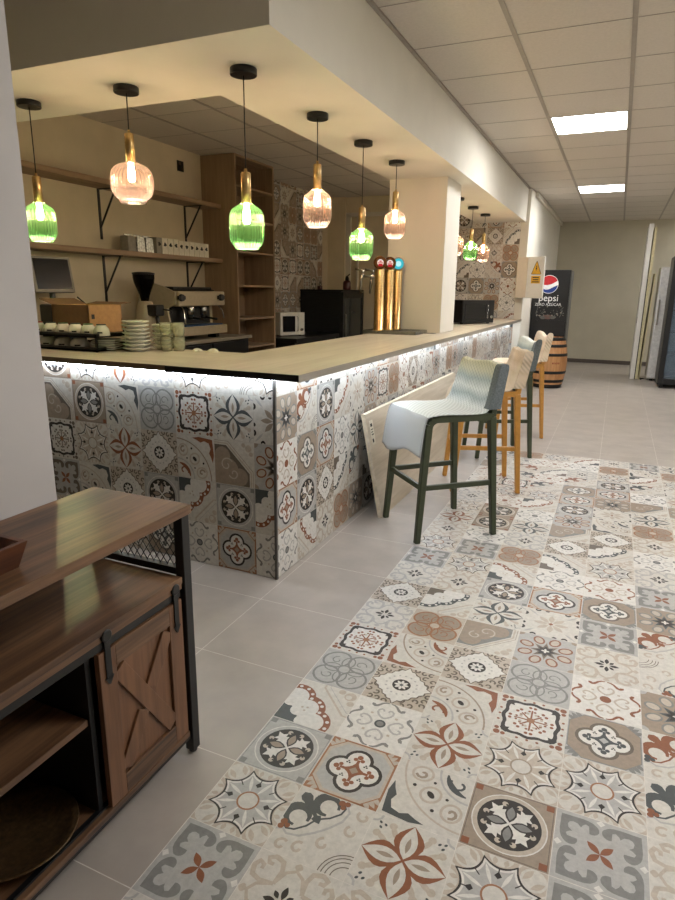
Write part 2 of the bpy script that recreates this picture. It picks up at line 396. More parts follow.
def d_petals(v):
    L = [(0, [SQ])]; c = [6, 5][v]
    L.append((c, [lens(45 * k, .05, .33, .11) for k in range(8)]))
    L.append((7 if v == 0 else 10, [circ(.5, .5, .05, 4)]))
    L.append((4, [lens(90 * k + 12, .46, .53, .09) for k in range(4)] + [circ(.5 + .5 * cos(pi / 2 * k) - e * sin(pi / 2 * k), .5 + .5 * sin(pi / 2 * k) + e * cos(pi / 2 * k), .06, 12, .07) for k in range(4) for e in (.28, -.28)]))
    L.append((0, [circ(.5 + .54 * cos(pi / 2 * k) - e * sin(pi / 2 * k), .5 + .54 * sin(pi / 2 * k) + e * cos(pi / 2 * k), .05, 10, .06) for k in range(4) for e in (.28, -.28)]))
    L.append((1, [lens(45 + 90 * k, .38, .66, .05) for k in range(4)]))
    return L
def d_loops(v):
    bg, lp, core = [(1, 9, 10), (5, 2, 3)][v]; L = [(bg, [SQ])]
    L.append((5 if v == 0 else 1, [circ(x, y, .10, 10) for x in (0, 1) for y in (0, 1)]))
    L.append((5 if v == 0 else 2, [[(.5 + (.30 if k % 2 == 0 else .13) * cos(pi / 8 * k), .5 + (.30 if k % 2 == 0 else .13) * sin(pi / 8 * k)) for k in range(16)]]))
    L.append((core, [[(.5 + (.25 if k % 2 == 0 else .13) * cos(pi / 8 * k), .5 + (.25 if k % 2 == 0 else .13) * sin(pi / 8 * k)) for k in range(16)]]))
    L.append((4, [[(.5 + (.17 if k % 2 == 0 else .10) * cos(pi / 8 * k), .5 + (.17 if k % 2 == 0 else .10) * sin(pi / 8 * k)) for k in range(16)]]))
    for k in range(8):
        a = 22.5 + 45 * k; e = [(.5 + (.36 + .115 * cos(t)) * cos(radians(a)) - .085 * sin(t) * sin(radians(a)), .5 + (.36 + .115 * cos(t)) * sin(radians(a)) + .085 * sin(t) * cos(radians(a))) for t in [2 * pi * i / 14 for i in range(14)]]
        L.append((6, [e])); L.append((7 if v == 0 else lp, stroke(e, .032, True)))
    L.append((8, [lens(90 * k, 0, .075, .045) for k in range(4)]))
    return L
def d_cloud(v):
    L = [(0, [SQ])]; dk = [2, 10][v]
    L.append((dk, [[(0, 0), (.88, 0), (.88, .30), (.30, .88), (0, .88)]]))
    L.append((5, [circ(.20, .64, .20, 16), circ(.64, .20, .20, 16), circ(.34, .34, .26, 18), [(0, 0), (.6, 0), (.5, .4), (.4, .5), (0, .6)]]))
    L.append((6, stroke(spiral(.30, .44, .17, .03, 30, 420, 16), .03) + stroke(spiral(.48, .26, .13, .03, 200, 560, 14), .03)))
    L.append((6, stroke([(.92, 0), (.92, .32), (.32, .92), (0, .92)], .035))); L.append((5, stroke([(.97, 0), (.97, .35), (.35, .97), (0, .97)], .012)))
    L.append((6, [circ(.86, .86, .08, 12), circ(.74, .92, .05), circ(.92, .74, .05)]))
    return L
def d_quarter(v):
    acc = [3, 7][v]; L = [(0, [SQ])]
    L.append((6 if v == 0 else 5, stroke(arc(0, 0, .90, 0, 90, 18), .028))); L.append((1, stroke(arc(0, 0, .44, 0, 90, 14), .03)))
    for t, r in ((14, .67), (45, .66), (76, .67)):
        cx, cy = r * cos(radians(t)), r * sin(radians(t)); L.append((6, stroke(circ(cx, cy, .135, 18, .12, radians(t)), .035, True)))
        if t == 45: L.append((4, [circ(cx, cy, .065, 12, .04, radians(t + 90))]))
        else: L.append((5, stroke(spiral(cx, cy, .09, .01, t, t + 300, 8), .04)))
    L.append((4, [circ(.80 * cos(radians(t)), .80 * sin(radians(t)), .026, 8) for t in (29, 61)] + [circ(.53 * cos(radians(t)), .53 * sin(radians(t)), .022, 8) for t in (29, 61)]))
    for s in (0, 1):
        f = lambda P: [(y, x) for x, y in P] if s else P
        L.append((acc, [f([(.95, .95), (.86, .86), (.90, .74), (.86, .64), (.91, .54), (.95, .42), (.985, .60), (.97, .76)])]))
    L.append((acc, stroke(arc(0, 0, .34, 8, 82, 8), lambda t: .02 + .07 * sin(pi * t)) + stroke(spiral(.16, .16, .13, .03, -20, 250, 8), .035)))
    return L
def d_snow(v):
    fr, acc = [(4, 7), (4, 10)][v]; L = [(0, [SQ])]
    L.append((acc, [circ(x, y, r, 9) for x, y, r in [(a, b, .05) for a in (.07, .93) for b in (.07, .93)] + [(a, b, .035) for a in (.16, .84) for b in (.06, .94)] + [(a, b, .035) for a in (.06, .94) for b in (.16, .84)] + [(a, b, .022) for a in (.36, .5, .64) for b in (.05, .95)] + [(b, a, .022) for a in (.36, .5, .64) for b in (.05, .95)]]))
    P = []
    for k in range(48):
        a = 2 * pi * k / 48; sq = 1 / max(abs(cos(a)), abs(sin(a))); r = min(.405 * sq, .48) + .022 * cos(8 * a)
        P.append((.5 + r * cos(a), .5 + r * sin(a)))
    L.append((fr, [P])); Q = [(.5 + (x - .5) * .86, .5 + (y - .5) * .86) for x, y in P]
    L.append((8, [Q]))
    L.append((fr, [loc(45 + 90 * k, [(.38, 0), (.50, .07), (.52, 0), (.50, -.07)]) for k in range(4)]))
    for k in range(8):
        a = 45 * k; R = .30 if k % 2 == 0 else .26
        L.append((acc, stroke(loc(a, [(.04, 0), (R - .06, 0)]), .026) + [circ(.5 + R * cos(radians(a)) - e * sin(radians(a)), .5 + R * sin(radians(a)) + e * cos(radians(a)), .028, 8) for e in (-.035, .035)] + [circ(.5 + (R - .09) * cos(radians(a)) - e * sin(radians(a)), .5 + (R - .09) * sin(radians(a)) + e * cos(radians(a)), .022, 8) for e in (-.04, .04)]))
    L.append((6, [circ(.5 + .16 * cos(radians(22.5 + 45 * k)), .5 + .16 * sin(radians(22.5 + 45 * k)), .026, 8) for k in range(8)]))
    L.append((9, [circ(.5, .5, .06, 12)]))
    return L
def d_scroll(v):
    c, = [(6,), (1,)][v]; L = [(0, [SQ])]
    for k in range(4):
        a = 45 + 90 * k; f = lambda P: loc(a, P)
        for sg in (1, -1):
            L.append((c, stroke(f([(.24, .0), (.34, .13 * sg), (.44, .18 * sg), (.54, .13 * sg), (.56, .05 * sg), (.50, .03 * sg), (.46, .07 * sg)]), lambda t: .045 + .02 * sin(pi * t))))
        L.append((c, stroke(loc(90 * k, [(.20, -.16), (.34, -.10), (.40, 0), (.34, .10), (.20, .16)]), .04)))
        L.append((c, [lens(90 * k, .40, .5, .10)]))
    L.append((4, [lens(90 * k, .04, .20, .07) for k in range(4)] + [lens(45 + 90 * k, .06, .16, .055) for k in range(4)]))
    return L
DES = dict(A=d_rosette, B=d_quatrefoil, C=d_lace, D=d_hearts, E=d_flower, F=d_fleur, G=d_wave, H=d_knots, I=d_diamond, J=d_scatter, K=d_petals, L=d_loops, M=d_cloud, N=d_quarter, O=d_snow, P=d_scroll)
CACHE = {}
def clip(P, x0=0., x1=1., y0=0., y1=1.):
    for ax, val, sg in ((0, x0, 1), (0, x1, -1), (1, y0, 1), (1, y1, -1)):
        out = []; n = len(P)
        if all((p[ax] - val) * sg >= 0 for p in P): continue
        for i in range(n):
            a, b = P[i - 1], P[i]; ia = (a[ax] - val) * sg >= 0; ib = (b[ax] - val) * sg >= 0
            if ia != ib:
                t = (val - a[ax]) / (b[ax] - a[ax]); out.append((a[0] + (b[0] - a[0]) * t, a[1] + (b[1] - a[1]) * t))
            if ib: out.append(b)
        P = out
        if len(P) < 3: return []
    return P
def design(code):
    """code like 'A0' + quarter turn"""
    if code not in CACHE:
        L = []
        for col, ps in DES[code[0]](int(code[1])):
            qs = [clip(p) for p in ps]; L.append((col, [q for q in qs if len(q) > 2]))
        CACHE[code] = L
    return CACHE[code]
def lay_tile(mb, code, turn, O, U, V, N, t, win=(0, 1, 0, 1), inset=.004, eps=4e-5):
    """lay one printed patch: origin O, in-plane axes U V, normal N, size t; win = visible window of the patch"""
    O, U, V, N = Vector(O), Vector(U), Vector(V), Vector(N); x0, x1, y0, y1 = win
    cut = win != (0, 1, 0, 1)
    for li, (col, ps) in enumerate(design(code)):
        for pi_, p in enumerate(ps):
            z = N * (eps * (li + (pi_ % 7) / 8)); q = p
            for _ in range(turn): q = [(1 - y, x) for x, y in q]
            if cut:
                q = clip(q, x0, x1, y0, y1)
                if len(q) < 3: continue
            w = [O + U * ((inset + (1 - 2 * inset) * x) * t) + V * ((inset + (1 - 2 * inset) * y) * t) + z for x, y in q]
            mb.poly(w, TP[col])
ALL = ['A0', 'B0', 'C0', 'D0', 'E0', 'F0', 'G0', 'H0', 'I0', 'J0', 'K0', 'L0', 'M0', 'N0', 'O0', 'P0', 'A1', 'B1', 'C1', 'E1', 'F1', 'G1', 'H1', 'J1', 'L1', 'N1', 'M1']

# ------------------------------------------------------------------ shared materials
M_wall = mat('painted_wall', (.80, .78, .74), .85, var=.02, scale=4)
M_barwall = mat('cream_wall', (.80, .75, .65), .85, var=.025, scale=4)
M_soffit = mat('soffit_paint', (.86, .84, .79), .8, var=.015, scale=3)
M_pillar = mat('grey_white_paint', (.80, .785, .78), .8, var=.015, scale=3)
M_back = mat('beige_wall', (.76, .735, .66), .85, var=.02, scale=3)
M_ceil = mat('ceiling_tile', (.80, .77, .73), .9, var=.02, scale=60, bmp=.15)
M_rail = mat('ceiling_rail', (.62, .59, .55), .6, var=.02)
M_gap = mat('shadow_gap', (.30, .28, .26), .9)
M_plain = mat('plain_stone_tile', (.66, .625, .59), .34, var=.045, scale=5, spec=.5)
M_fgrout = mat('floor_grout', (.84, .82, .79), .8)
M_base = mat('brown_baseboard', (.34, .30, .27), .5)
M_black = mat('black_metal', (.05, .05, .055), .42, var=.2)
M_blackp = mat('black_plastic', (.035, .035, .04), .35, var=.2)
M_brass = mat('brushed_brass', (.80, .68, .47), .30, 1.0, var=.08, scale=60)
M_steel = mat('steel', (.72, .72, .71), .25, 1.0, var=.05)
M_white = mat('white_ceramic', (.88, .87, .83), .25, var=.02)
M_oak = wood('light_oak', (.50, .41, .32), (.62, .52, .41), 2, .55)
M_oaky = wood('light_oak_shelf', (.50, .41, .32), (.62, .52, .41), 1, .55)
M_top = wood('pale_worktop', (.75, .70, .63), (.83, .79, .72), 1, .42)
M_topx = wood('pale_worktop_side', (.75, .70, .63), (.83, .79, .72), 0, .42)
M_topedge = wood('worktop_edge', (.55, .52, .47), (.62, .59, .54), 1, .5)
M_topedgeb = wood('brown_edge', (.36, .29, .22), (.44, .36, .28), 0, .5)
M_rust = wood('rustic_oak', (.21, .135, .095), (.52, .385, .275), 1, .34, 5)
M_rustz = wood('rustic_oak_upright', (.27, .175, .12), (.50, .35, .245), 2, .42, 5)
M_led = glow('led_strip', (.90, .95, 1.0), 19)
M_bulb = glow('warm_bulb', (1.0, .89, .74), 120)
M_panel = glow('light_panel', (.988, .985, .985), 18.5)
M_green_g = glass_shade('green_ombre_glass', (.93, .985, .89), (.52, .85, .55), (.55, .88, .50))
M_pink_g = glass_shade('smoky_pink_glass', (.97, .90, .86), (.66, .57, .57), (.95, .80, .72))
M_cardb = mat('cardboard', (.66, .50, .32), .85, var=.05, scale=40)
M_cardd = mat('cardboard_inside_and_shade', (.42, .30, .20), .85, var=.05, scale=40)  # flaps, and the box's outer near wall with its shade in the colour

# ------------------------------------------------------------------ setting: room shell
XL, XR, YN, YF, ZC = -2.87, 4.30, -5.0, 11.3, 2.744
TX, TY, T = .478, -1.101, .225
PY1 = TY + 19 * T; PY0 = TY - 10 * T
NEAR = {(0, -2): 'D0 0', (0, -1): 'C0 0', (0, 0): 'A0 0', (0, 1): 'G0 0' , (0, 2): 'H0 0', (0, 3): 'O0 0', (0, 4): 'P1 0', (0, 5): 'I0 0', (0, 6): 'P1 0', (0, 7): 'D0 0', (0, 8): 'C0 0', (0, 9): 'P0 0', (0, 10): 'E0 0', (0, 11): 'C1 0',
        (1, -2): 'P0 0', (1, -1): 'F0 0', (1, 0): 'B0 0', (1, 1): 'J0 0', (1, 2): 'I0 0', (1, 3): 'N1 2', (1, 4): 'H1 0', (1, 5): 'G1 3', (1, 6): 'P0 0', (1, 7): 'C0 0', (1, 8): 'D0 0', (1, 9): 'J0 0', (1, 10): 'A1 0', (1, 11): 'A1 0', (1, 12): 'J1 0', (1, 13): 'C0 0', (1, 14): 'O0 0',
        (2, -2): 'P0 0', (2, -1): 'E0 0', (2, 0): 'N0 2', (2, 1): 'E0 0', (2, 2): 'N1 0', (2, 3): 'I0 0', (2, 4): 'M0 3', (2, 5): 'E1 0', (2, 6): 'A0 0', (2, 7): 'G0 0', (2, 8): 'H1 0', (2, 9): 'P1 0', (2, 10): 'E1 0', (2, 11): 'J0 0', (2, 12): 'G0 3', (2, 13): 'C0 0', (2, 14): 'F0 0', (2, 15): 'J1 0',
        (3, -1): 'C0 0', (3, 0): 'A1 0', (3, 1): 'C1 0', (3, 2): 'O0 0', (3, 3): 'H0 0', (3, 4): 'L0 0', (3, 5): 'K0 0', (3, 6): 'B0 0', (3, 7): 'J0 0', (3, 8): 'G1 0', (3, 9): 'I0 0', (3, 10): 'M0 3', (3, 11): 'L0 0', (3, 12): 'A0 0', (3, 13): 'B0 0', (3, 14): 'B1 0', (3, 15): 'F1 0', (3, 16): 'P1 0', (3, 17): 'J0 0',
        (4, -1): 'D0 0', (4, 0): 'D0 0', (4, 1): 'C0 0', (4, 2): 'B1 0', (4, 3): 'J1 0', (4, 4): 'P0 0', (4, 5): 'D0 0', (4, 6): 'B1 0', (4, 7): 'J1 0', (4, 8): 'C0 0', (4, 9): 'G1 3', (4, 10): 'I0 0', (4, 11): 'N0 2', (4, 12): 'K0 0', (4, 13): 'L1 0', (4, 14): 'B0 0', (4, 15): 'A0 0', (4, 16): 'C0 0', (4, 17): 'H1 0', (4, 18): 'P1 0',
        (5, 0): 'P0 0', (5, 1): 'F0 0', (5, 2): 'F1 0', (5, 3): 'L1 0', (5, 4): 'F0 2', (5, 5): 'F1 0', (5, 6): 'L1 0', (5, 7): 'D0 0', (5, 8): 'P1 0', (5, 9): 'J0 0', (5, 10): 'P0 0', (5, 11): 'H1 0', (5, 12): 'E1 0', (5, 13): 'M0 3', (5, 14): 'J0 0', (5, 15): 'F0 0', (5, 16): 'G0 3'}
mb = MB()
mb.poly([(XL - .2, YN - .2, -.0016), (XR + .2, YN - .2, -.0016), (XR + .2, YF + .2, -.0016), (XL - .2, YF + .2, -.0016)], M_fgrout)
xs = [.028 + .45 * k for k in range(-7, 10)]; ys = [-1.101 + .45 * k for k in range(-9, 29)]
for x in xs:
    for y in ys:
        a0, a1, b0, b1 = x + .0013, x + .4487, y + .0013, y + .4487
        if a0 > .47 and b1 > PY0 and b0 < PY1:
            if b1 > PY1 + .02 and b0 < PY1: b0 = PY1 + .0015
            else: continue
        mb.poly([(a0, b0, -.0010), (a1, b0, -.0010), (a1, b1, -.0010), (a0, b1, -.0010)], M_plain)
rf = random.Random(21)
bag = []
LIGHT = ['A0', 'B0', 'C0', 'C1', 'D0', 'E0', 'E1', 'F0', 'F1', 'G0', 'G1', 'H0', 'H1', 'I0', 'J0', 'J1', 'K0', 'L0', 'L1', 'M0', 'N0', 'N1', 'O0', 'P0', 'P1', 'J0', 'P0', 'C0', 'F0', 'N0', 'K0']
for c in range(12):
    for r in range(-10, 19):
        if (c, r) in NEAR: code, turn = NEAR[(c, r)].split(); turn = int(turn)
        else:
            if not bag: bag = LIGHT[:]; rf.shuffle(bag)
            code = bag.pop(); turn = rf.randrange(4)
        lay_tile(mb, code, turn, (TX + c * T, TY + r * T, -.0012), (1, 0, 0), (0, 1, 0), (0, 0, 1), T)
struct(mb.build('floor'))

mb = MB()   # suspended ceiling: tiles in a visible grid
mb.poly([(XL - .2, YN - .2, ZC + .02), (XR + .2, YN - .2, ZC + .02), (XR + .2, YF + .2, ZC + .02), (XL - .2, YF + .2, ZC + .02)], M_gap)
gx = [.689 + .6 * k for k in range(-6, 7)]; gy = [1.497 + .6 * k for k in range(-11, 18)]
PANELS = [(0, 3), (0, 9), (2, -3), (4, -3), (4, 3), (4, 9), (4, 15)]  # only the first two are seen, the others are added for their light
def is_panel(x, y): return any(abs(x - (.689 + .6 * a)) < .01 and abs(y - (1.497 + .6 * b)) < .01 for a, b in PANELS)
for x in gx:
    for y in gy:
        if is_panel(x, y): continue
        mb.poly([(x + .012, y + .004, ZC + .003), (x + .012, y + .596, ZC + .003), (x + .588, y + .596, ZC + .003), (x + .588, y + .004, ZC + .003)], M_ceil)
for x in gx: mb.box((x - .013, YN, ZC - .001), (x + .013, YF, ZC + .012), M_rail)
for y in gy: mb.box((XL, y - .003, ZC + .0015), (XR, y + .003, ZC + .012), M_rail)
struct(mb.build('ceiling'))

def wall(name, m, *bx):
    b = MB()
    for a, c in bx: b.box(a, c, m)
    return struct(b.build(name))
H2 = ZC + .1
WT = 6.8                                     # the cross wall that ends the bar
wall('wall_back', M_back, ((XL - .1, YF, -.05), (XR + .1, YF + .1, H2)))
wall('wall_right', M_back, ((XR, YN, -.05), (XR + .1, YF, H2)))
wall('wall_near', M_wall, ((XL - .1, YN - .1, -.05), (XR + .1, YN, H2)))
wall('wall_left', M_barwall, ((XL - .1, YN, -.05), (XL, YF, H2)))
wall('wall_partition', M_pillar, ((-.26, YN, 0), (-.012, -1.222, ZC)))
wall('wall_corridor', M_soffit, ((.03, WT, 0), (.135, YF, ZC)))
wall('baseboard_back', M_base, ((.137, YF - .012, 0), (XR, YF, .075)))
wall('wall_column', M_soffit, ((-.57, 3.07, 1.017), (-.055, 3.56, 2.32)))
mb = MB()                                     # dropped ceiling beam, L shaped, plain plasterboard
mb.box((-.565, -.165, 2.314), (.092, 7.1, ZC), M_soffit); mb.box((XL, -.165, 2.314), (-.565, .485, ZC), M_soffit)
struct(mb.build('ceiling_soffit'))
wall('trim_1', M_rail, ((.093, -.16, ZC - .012), (.115, 7.1, ZC + .001)))
wall('trim_2', M_soffit, ((.137, 7.2, ZC - .06), (.18, YF, ZC - .002)))

# patterned tile on the wall that closes the bar and on the rear end of the left wall
def tiled_wall(name, O, U, n_u, n_v, N, seed, known={}, POOL=None):
    mb = MB(); r = random.Random(seed); O = Vector(O); U = Vector(U); N = Vector(N); bag = []
    w = n_u * T; h = n_v * T
    mb.poly([O + U * 0, O + U * w, O + U * w + Vector((0, 0, h)), O + Vector((0, 0, h))], GROUT)
    for i in range(int(math.ceil(n_u))):
        for j in range(int(math.ceil(n_v))):
            if (i, j) in known: code, turn = known[(i, j)], 0
            else:
                if not bag: bag = (POOL or ALL)[:]; r.shuffle(bag)
                code, turn = bag.pop(), r.randrange(4)
            win = (0, min(1, n_u - i), 0, min(1, n_v - j))
            if win == (0, 1, 0, 1): win = (0, 1, 0, 1)
            lay_tile(mb, code, turn, O + U * (i * T) + Vector((0, 0, j * T)) + N * .001, U, (0, 0, 1), N, T, win)
    return struct(mb.build(name))
# cross wall: rows counted from the floor, columns from its right edge leftwards
kw = {(0, 9): 'G1', (1, 9): 'I0', (0, 8): 'H1', (1, 8): 'P0', (0, 7): 'B1', (1, 7): 'F1', (2, 7): 'J0', (3, 7): 'G1', (0, 6): 'J1', (1, 6): 'L0', (2, 6): 'B1', (3, 6): 'A0', (0, 5): 'J0', (1, 5): 'H1', (0, 4): 'G0', (0, 3): 'B0', (0, 2): 'A0'}
wall('wall_cross', M_barwall, ((-1.80, WT, 0), (.03, WT + .1, ZC)), ((XL, WT, 2.5), (-1.80, WT + .1, ZC)))
tiled_wall('wall_cross_tiles', (.03, WT - .008, 0), (-1, 0, 0), 1.83 / T, ZC / T, (0, -1, 0), 5, kw)
tiled_wall('wall_left_tiles', (XL + .008, 4.33, 0), (0, 1, 0), 2.2 / T, ZC / T, (1, 0, 0), 9, POOL=['A1', 'B1', 'L1', 'M1', 'H1', 'I0', 'D1', 'O0', 'A1', 'B1', 'L1', 'K1', 'M1'])
wall('trim_3', M_barwall, ((XL, WT - .06, 0), (-2.58, WT, ZC)))
dr = MB(); dr.box((-2.58, WT + .02, 0), (-1.80, WT + .06, 2.5), M_barwall)
dro = struct(dr.build('door_1'))
part('door_frame', dro, M_wall, ((-2.60, WT - .02, 0), (-2.50, WT + .05, 2.5)), ((-2.40, WT - .015, 0), (-2.37, WT + .03, 2.5)), ((-1.86, WT - .02, 0), (-1.80, WT + .05, 2.5)), ((-2.60, WT - .02, 2.46), (-1.80, WT + .05, 2.52)), bevel=.004)
part('door_handle', dro, M_steel, ((-1.95, WT - .03, 1.03), (-1.90, WT + .02, 1.05)))

# ------------------------------------------------------------------ the bar
bar = thing('tiled_bar', 'L-shaped bar front clad in patterned vintage tiles below the pale worktop', 'bar', (0, 0, 0))
ZW = .99
mb = MB()
mb.box((-2.86, .006, 0), (-.006, .10, ZW - .004), GROUT); mb.box((-.10, .006, 0), (-.006, WT - .012, ZW - .004), GROUT)
LF = {(-1, 3): 'K1', (0, 3): 'E1', (1, 3): 'O0', (2, 3): 'H0', (3, 3): 'N0', (4, 3): 'A1', (5, 3): 'M1', (-1, 2): 'L0', (0, 2): 'M1', (1, 2): 'N1', (2, 2): 'I0', (3, 2): 'E0', (4, 2): 'C1', (5, 2): 'O1',
      (-1, 1): 'G0', (0, 1): 'A0', (1, 1): 'G0', (2, 1): 'A0', (3, 1): 'I0', (4, 1): 'N0', (5, 1): 'D1', (-1, 0): 'J0', (0, 0): 'B0', (1, 0): 'J0', (2, 0): 'B1', (3, 0): 'C1',
      (-1, 4): 'C0', (0, 4): 'F0', (1, 4): 'C0', (2, 4): 'P1', (3, 4): 'E0', (4, 4): 'C0', (5, 4): 'A1'}
TURN = {(-1, 1): 3, (1, 1): 3, (0, 4): 0, (0, 2): 0, (1, 2): 0}
r = random.Random(3)
CUT = .118
for i in range(-1, 12):
    for j in range(5):
        code = LF.get((i, j)) or r.choice(ALL); x = -CUT - (i + 1) * T
        win = (0, CUT / T if i == -1 else 1, 0, 1 if j < 4 else .39)
        lay_tile(mb, code, TURN.get((i, j), 0), (x, .005, j * T), (1, 0, 0), (0, 0, 1), (0, -1, 0), T, win)
RF = {(0, 3): 'L1', (1, 3): 'F1', (2, 3): 'A0', (3, 3): 'G0', (4, 3): 'K0', (5, 3): 'L0', (6, 3): 'O0', (7, 3): 'H1', (8, 3): 'J1', (9, 3): 'I0', (10, 3): 'J0', (11, 3): 'N1', (12, 3): 'L0', (13, 3): 'J0', (14, 3): 'H1',
      (0, 2): 'J1', (1, 2): 'B1', (2, 2): 'B0', (3, 2): 'J0', (4, 2): 'E1', (0, 1): 'B0', (1, 1): 'A0', (2, 1): 'I0', (3, 1): 'G1', (4, 1): 'F0', (0, 0): 'J0', (1, 0): 'G0', (2, 0): 'P0', (3, 0): 'H1', (4, 0): 'L1',
      (0, 4): 'F0', (1, 4): 'B0', (2, 4): 'K0', (3, 4): 'F0'}
for i in range(0, 31):
    for j in range(5):
        code = RF.get((i, j)) or r.choice(ALL)
        win = (0, 1 if (i + 1) * T < WT - .02 else .16, 0, 1 if j < 4 else .39)
        lay_tile(mb, code, {(1, 0): 2, (3, 3): 3, (3, 1): 3}.get((i, j), 0), (-.005, i * T, j * T), (0, 1, 0), (0, 0, 1), (1, 0, 0), T, win)
mb.build('tiled_front', bar)
part('corner_trim', bar, mat('grey_trim', (.40, .39, .38), .4, .6), ((-.010, -.004, 0), (.004, .010, ZW - .004)), bevel=.002, label='slim grey metal edge on the bar corner')
wt = thing('worktop', 'long pale wooden bar worktop with black painted near end, carrying the brass beer taps', 'worktop', (0, 0, 0))
ZT = 1.017
part('slab', wt, M_top, ((-.575, -.044, ZW), (.143, WT - .03, ZT)))
part('front_edge', wt, M_topedge, ((.143, -.044, ZW - .006), (.147, WT - .03, ZT - .0005)))
part('end_edge', wt, M_blackp, ((-.575, -.047, ZW - .003), (.145, -.044, ZT)), label='black painted end edge')
part('led_strip', wt, M_led, ((.035, -.02, ZW - .006), (.052, WT - .1, ZW)), ((-.57, -.030, ZW - .006), (.03, -.016, ZW)), label='white LED strip glowing under the edge')
wl = thing('worktop', 'shorter pale worktop with brown edge on the left, carrying the plates and cup rack', 'worktop', (0, 0, 0))
part('slab', wl, M_topx, ((-2.86, -.038, ZW), (-.578, .66, ZT)))
part('front_edge', wl, M_topedgeb, ((-2.86, -.041, ZW), (-.578, -.038, ZT)), label='brown front edge')
part('led_strip', wl, M_led, ((-2.8, -.030, ZW - .006), (-.60, -.016, ZW)), label='white LED strip glowing under the edge')

# ------------------------------------------------------------------ ceiling lights
def ceiling_light(a, b, label):
    x, y = .689 + .6 * a, 1.497 + .6 * b
    t = thing('ceiling_light', label, 'ceiling light', (x + .3, y + .3, ZC), 0, None)
    part('frame', t, M_white, ((-.287, -.296, 0), (-.278, .296, .012)), ((.278, -.296, 0), (.287, .296, .012)), ((-.287, -.296, 0), (.287, -.287, .012)), ((-.287, .287, 0), (.287, .296, .012)))
    part('diffuser', t, M_panel, ((-.278, -.287, .003), (.278, .287, .008)))
    return t
ceiling_light(0, 3, 'nearer of the two square glowing white panels in the grid ceiling')
ceiling_light(0, 9, 'farther of the two square glowing white panels, nearer to the back wall')
ceiling_light(2, -3, 'added unseen glowing ceiling panel over the floor, out of frame')  # added out of frame to light the sideboard and partition
for b_, w_ in ((-3, 'beside the sideboard end of the room'), (3, 'level with the bar stools'), (9, 'level with the glass door fridge'), (15, 'nearest to the back wall corner')):
    ceiling_light(4, b_, 'added unseen glowing ceiling panel far right, ' + w_)  # unseen row added to brighten the room from the right
def disc_light(x, y, label):
    t = thing('recessed_downlight', label, 'downlight', (x, y, ZC), 0)
    b = MB(); b.lathe([(.10, 0), (.10, -.006), (.085, -.010), (.08, -.004)], M_rail, n=28, capb=False, capt=False); b.build('rim', t)
    b = MB(); b.lathe([(.08, -.004), (.078, -.005)], M_ceil, n=28); b.build('lens', t)
disc_light(-1.15, 1.15, 'round unlit downlight in the dim ceiling above the left bar corner')
disc_light(-1.05, 3.9, 'round unlit downlight in the dim ceiling close to the white column')

# ------------------------------------------------------------------ pendant lamps
def shade_profile(kind):
    if kind == 'bottle': r, h = .077, .205
    else: r, h = .100, .192
    P = [(.026, h), (.030, h - .006), (r * .62, h - .018), (r * .84, h - .030), (r * .95, h - .045), (r, h - .066), (r, .056), (r * .97, .040), (r * .86, .022), (r * .72, .010), (r * .66, .0), (r * .63, .002)]
    if kind == 'round':                       # rounder belly
        P = [(.026, h)] + [(r * (1 - abs(k / 10) ** 2.7) ** (1 / 2.7) if abs(k) < 10 else r * .3, h / 2 + (h / 2 - .004) * k / 10) for k in (9.6, 9, 8, 6.5, 5, 3, 0, -3, -5, -6.5, -7.8, -8.8)] + [(r * .60, 0), (r * .57, .002)]
    return P[::-1], h, r
def pendant(x, y, zg, kind, glass, label, drop=.13):
    t = thing('pendant_lamp', label, 'pendant lamp', (x, y, 2.314), 0, 'glass pendant lamps over the bar')
    P, h, r = shade_profile(kind); z0 = zg - 2.314        # top of the glass
    b = MB(); b.lathe([(.058, -.028), (.060, -.025), (.060, -.003), (.058, 0)], M_blackp, n=32); b.build('canopy', t)
    b = MB(); b.tube([(0, 0, -.028), (0, 0, z0 + drop)], .0028, M_blackp, 8); b.build('cable', t)
    b = MB(); b.lathe([(.023, z0 - .004), (.023, z0 + drop - .004), (.019, z0 + drop), (.007, z0 + drop + .002), (.007, z0 + drop + .016)], M_brass, n=24); b.build('socket', t)
    b = MB(); b.lathe(P, glass, (0, 0, z0 - h), n=180, rib=.055, ribs=30, capb=False, capt=False); b.build('shade', t)
    b = MB(); b.lathe([(.004, -.092), (.012, -.088), (.0165, -.078), (.017, -.050), (.014, -.036), (.012, -.028), (.012, -.005)], M_bulb, (0, 0, z0), n=18); b.build('bulb', t)
    return t
X_ = -.255
pendant(-1.574, .205, 1.820, 'bottle', M_green_g, 'green ribbed glass pendant lamp hanging farthest left beside the white partition')
pendant(-.919, .205, 1.979, 'round', M_pink_g, 'wide clear pink ribbed glass pendant lamp second from left in front of the wall shelves')
pendant(-.248, .195, 1.761, 'bottle', M_green_g, 'green ribbed glass pendant lamp hanging over the bar corner in front of the bookcase')
pendant(X_, .96, 1.928, 'bottle', M_pink_g, 'pink ribbed glass pendant lamp between the two green ones along the long worktop')
pendant(X_, 1.645, 1.781, 'bottle', M_green_g, 'green ribbed glass pendant lamp just left of the beer taps')
pendant(X_, 2.32, 1.971, 'bottle', M_pink_g, 'pink ribbed glass pendant lamp right above the beer taps against the column')
pendant(X_, 4.30, 1.95, 'bottle', M_pink_g, 'pink glass pendant lamp mostly hidden behind the white column')
pendant(X_, 5.02, 1.940, 'bottle', M_green_g, 'small-looking far green glass pendant lamp past the column')
pendant(X_, 5.74, 1.950, 'bottle', M_pink_g, 'farthest pink glass pendant lamp in front of the patterned end wall')

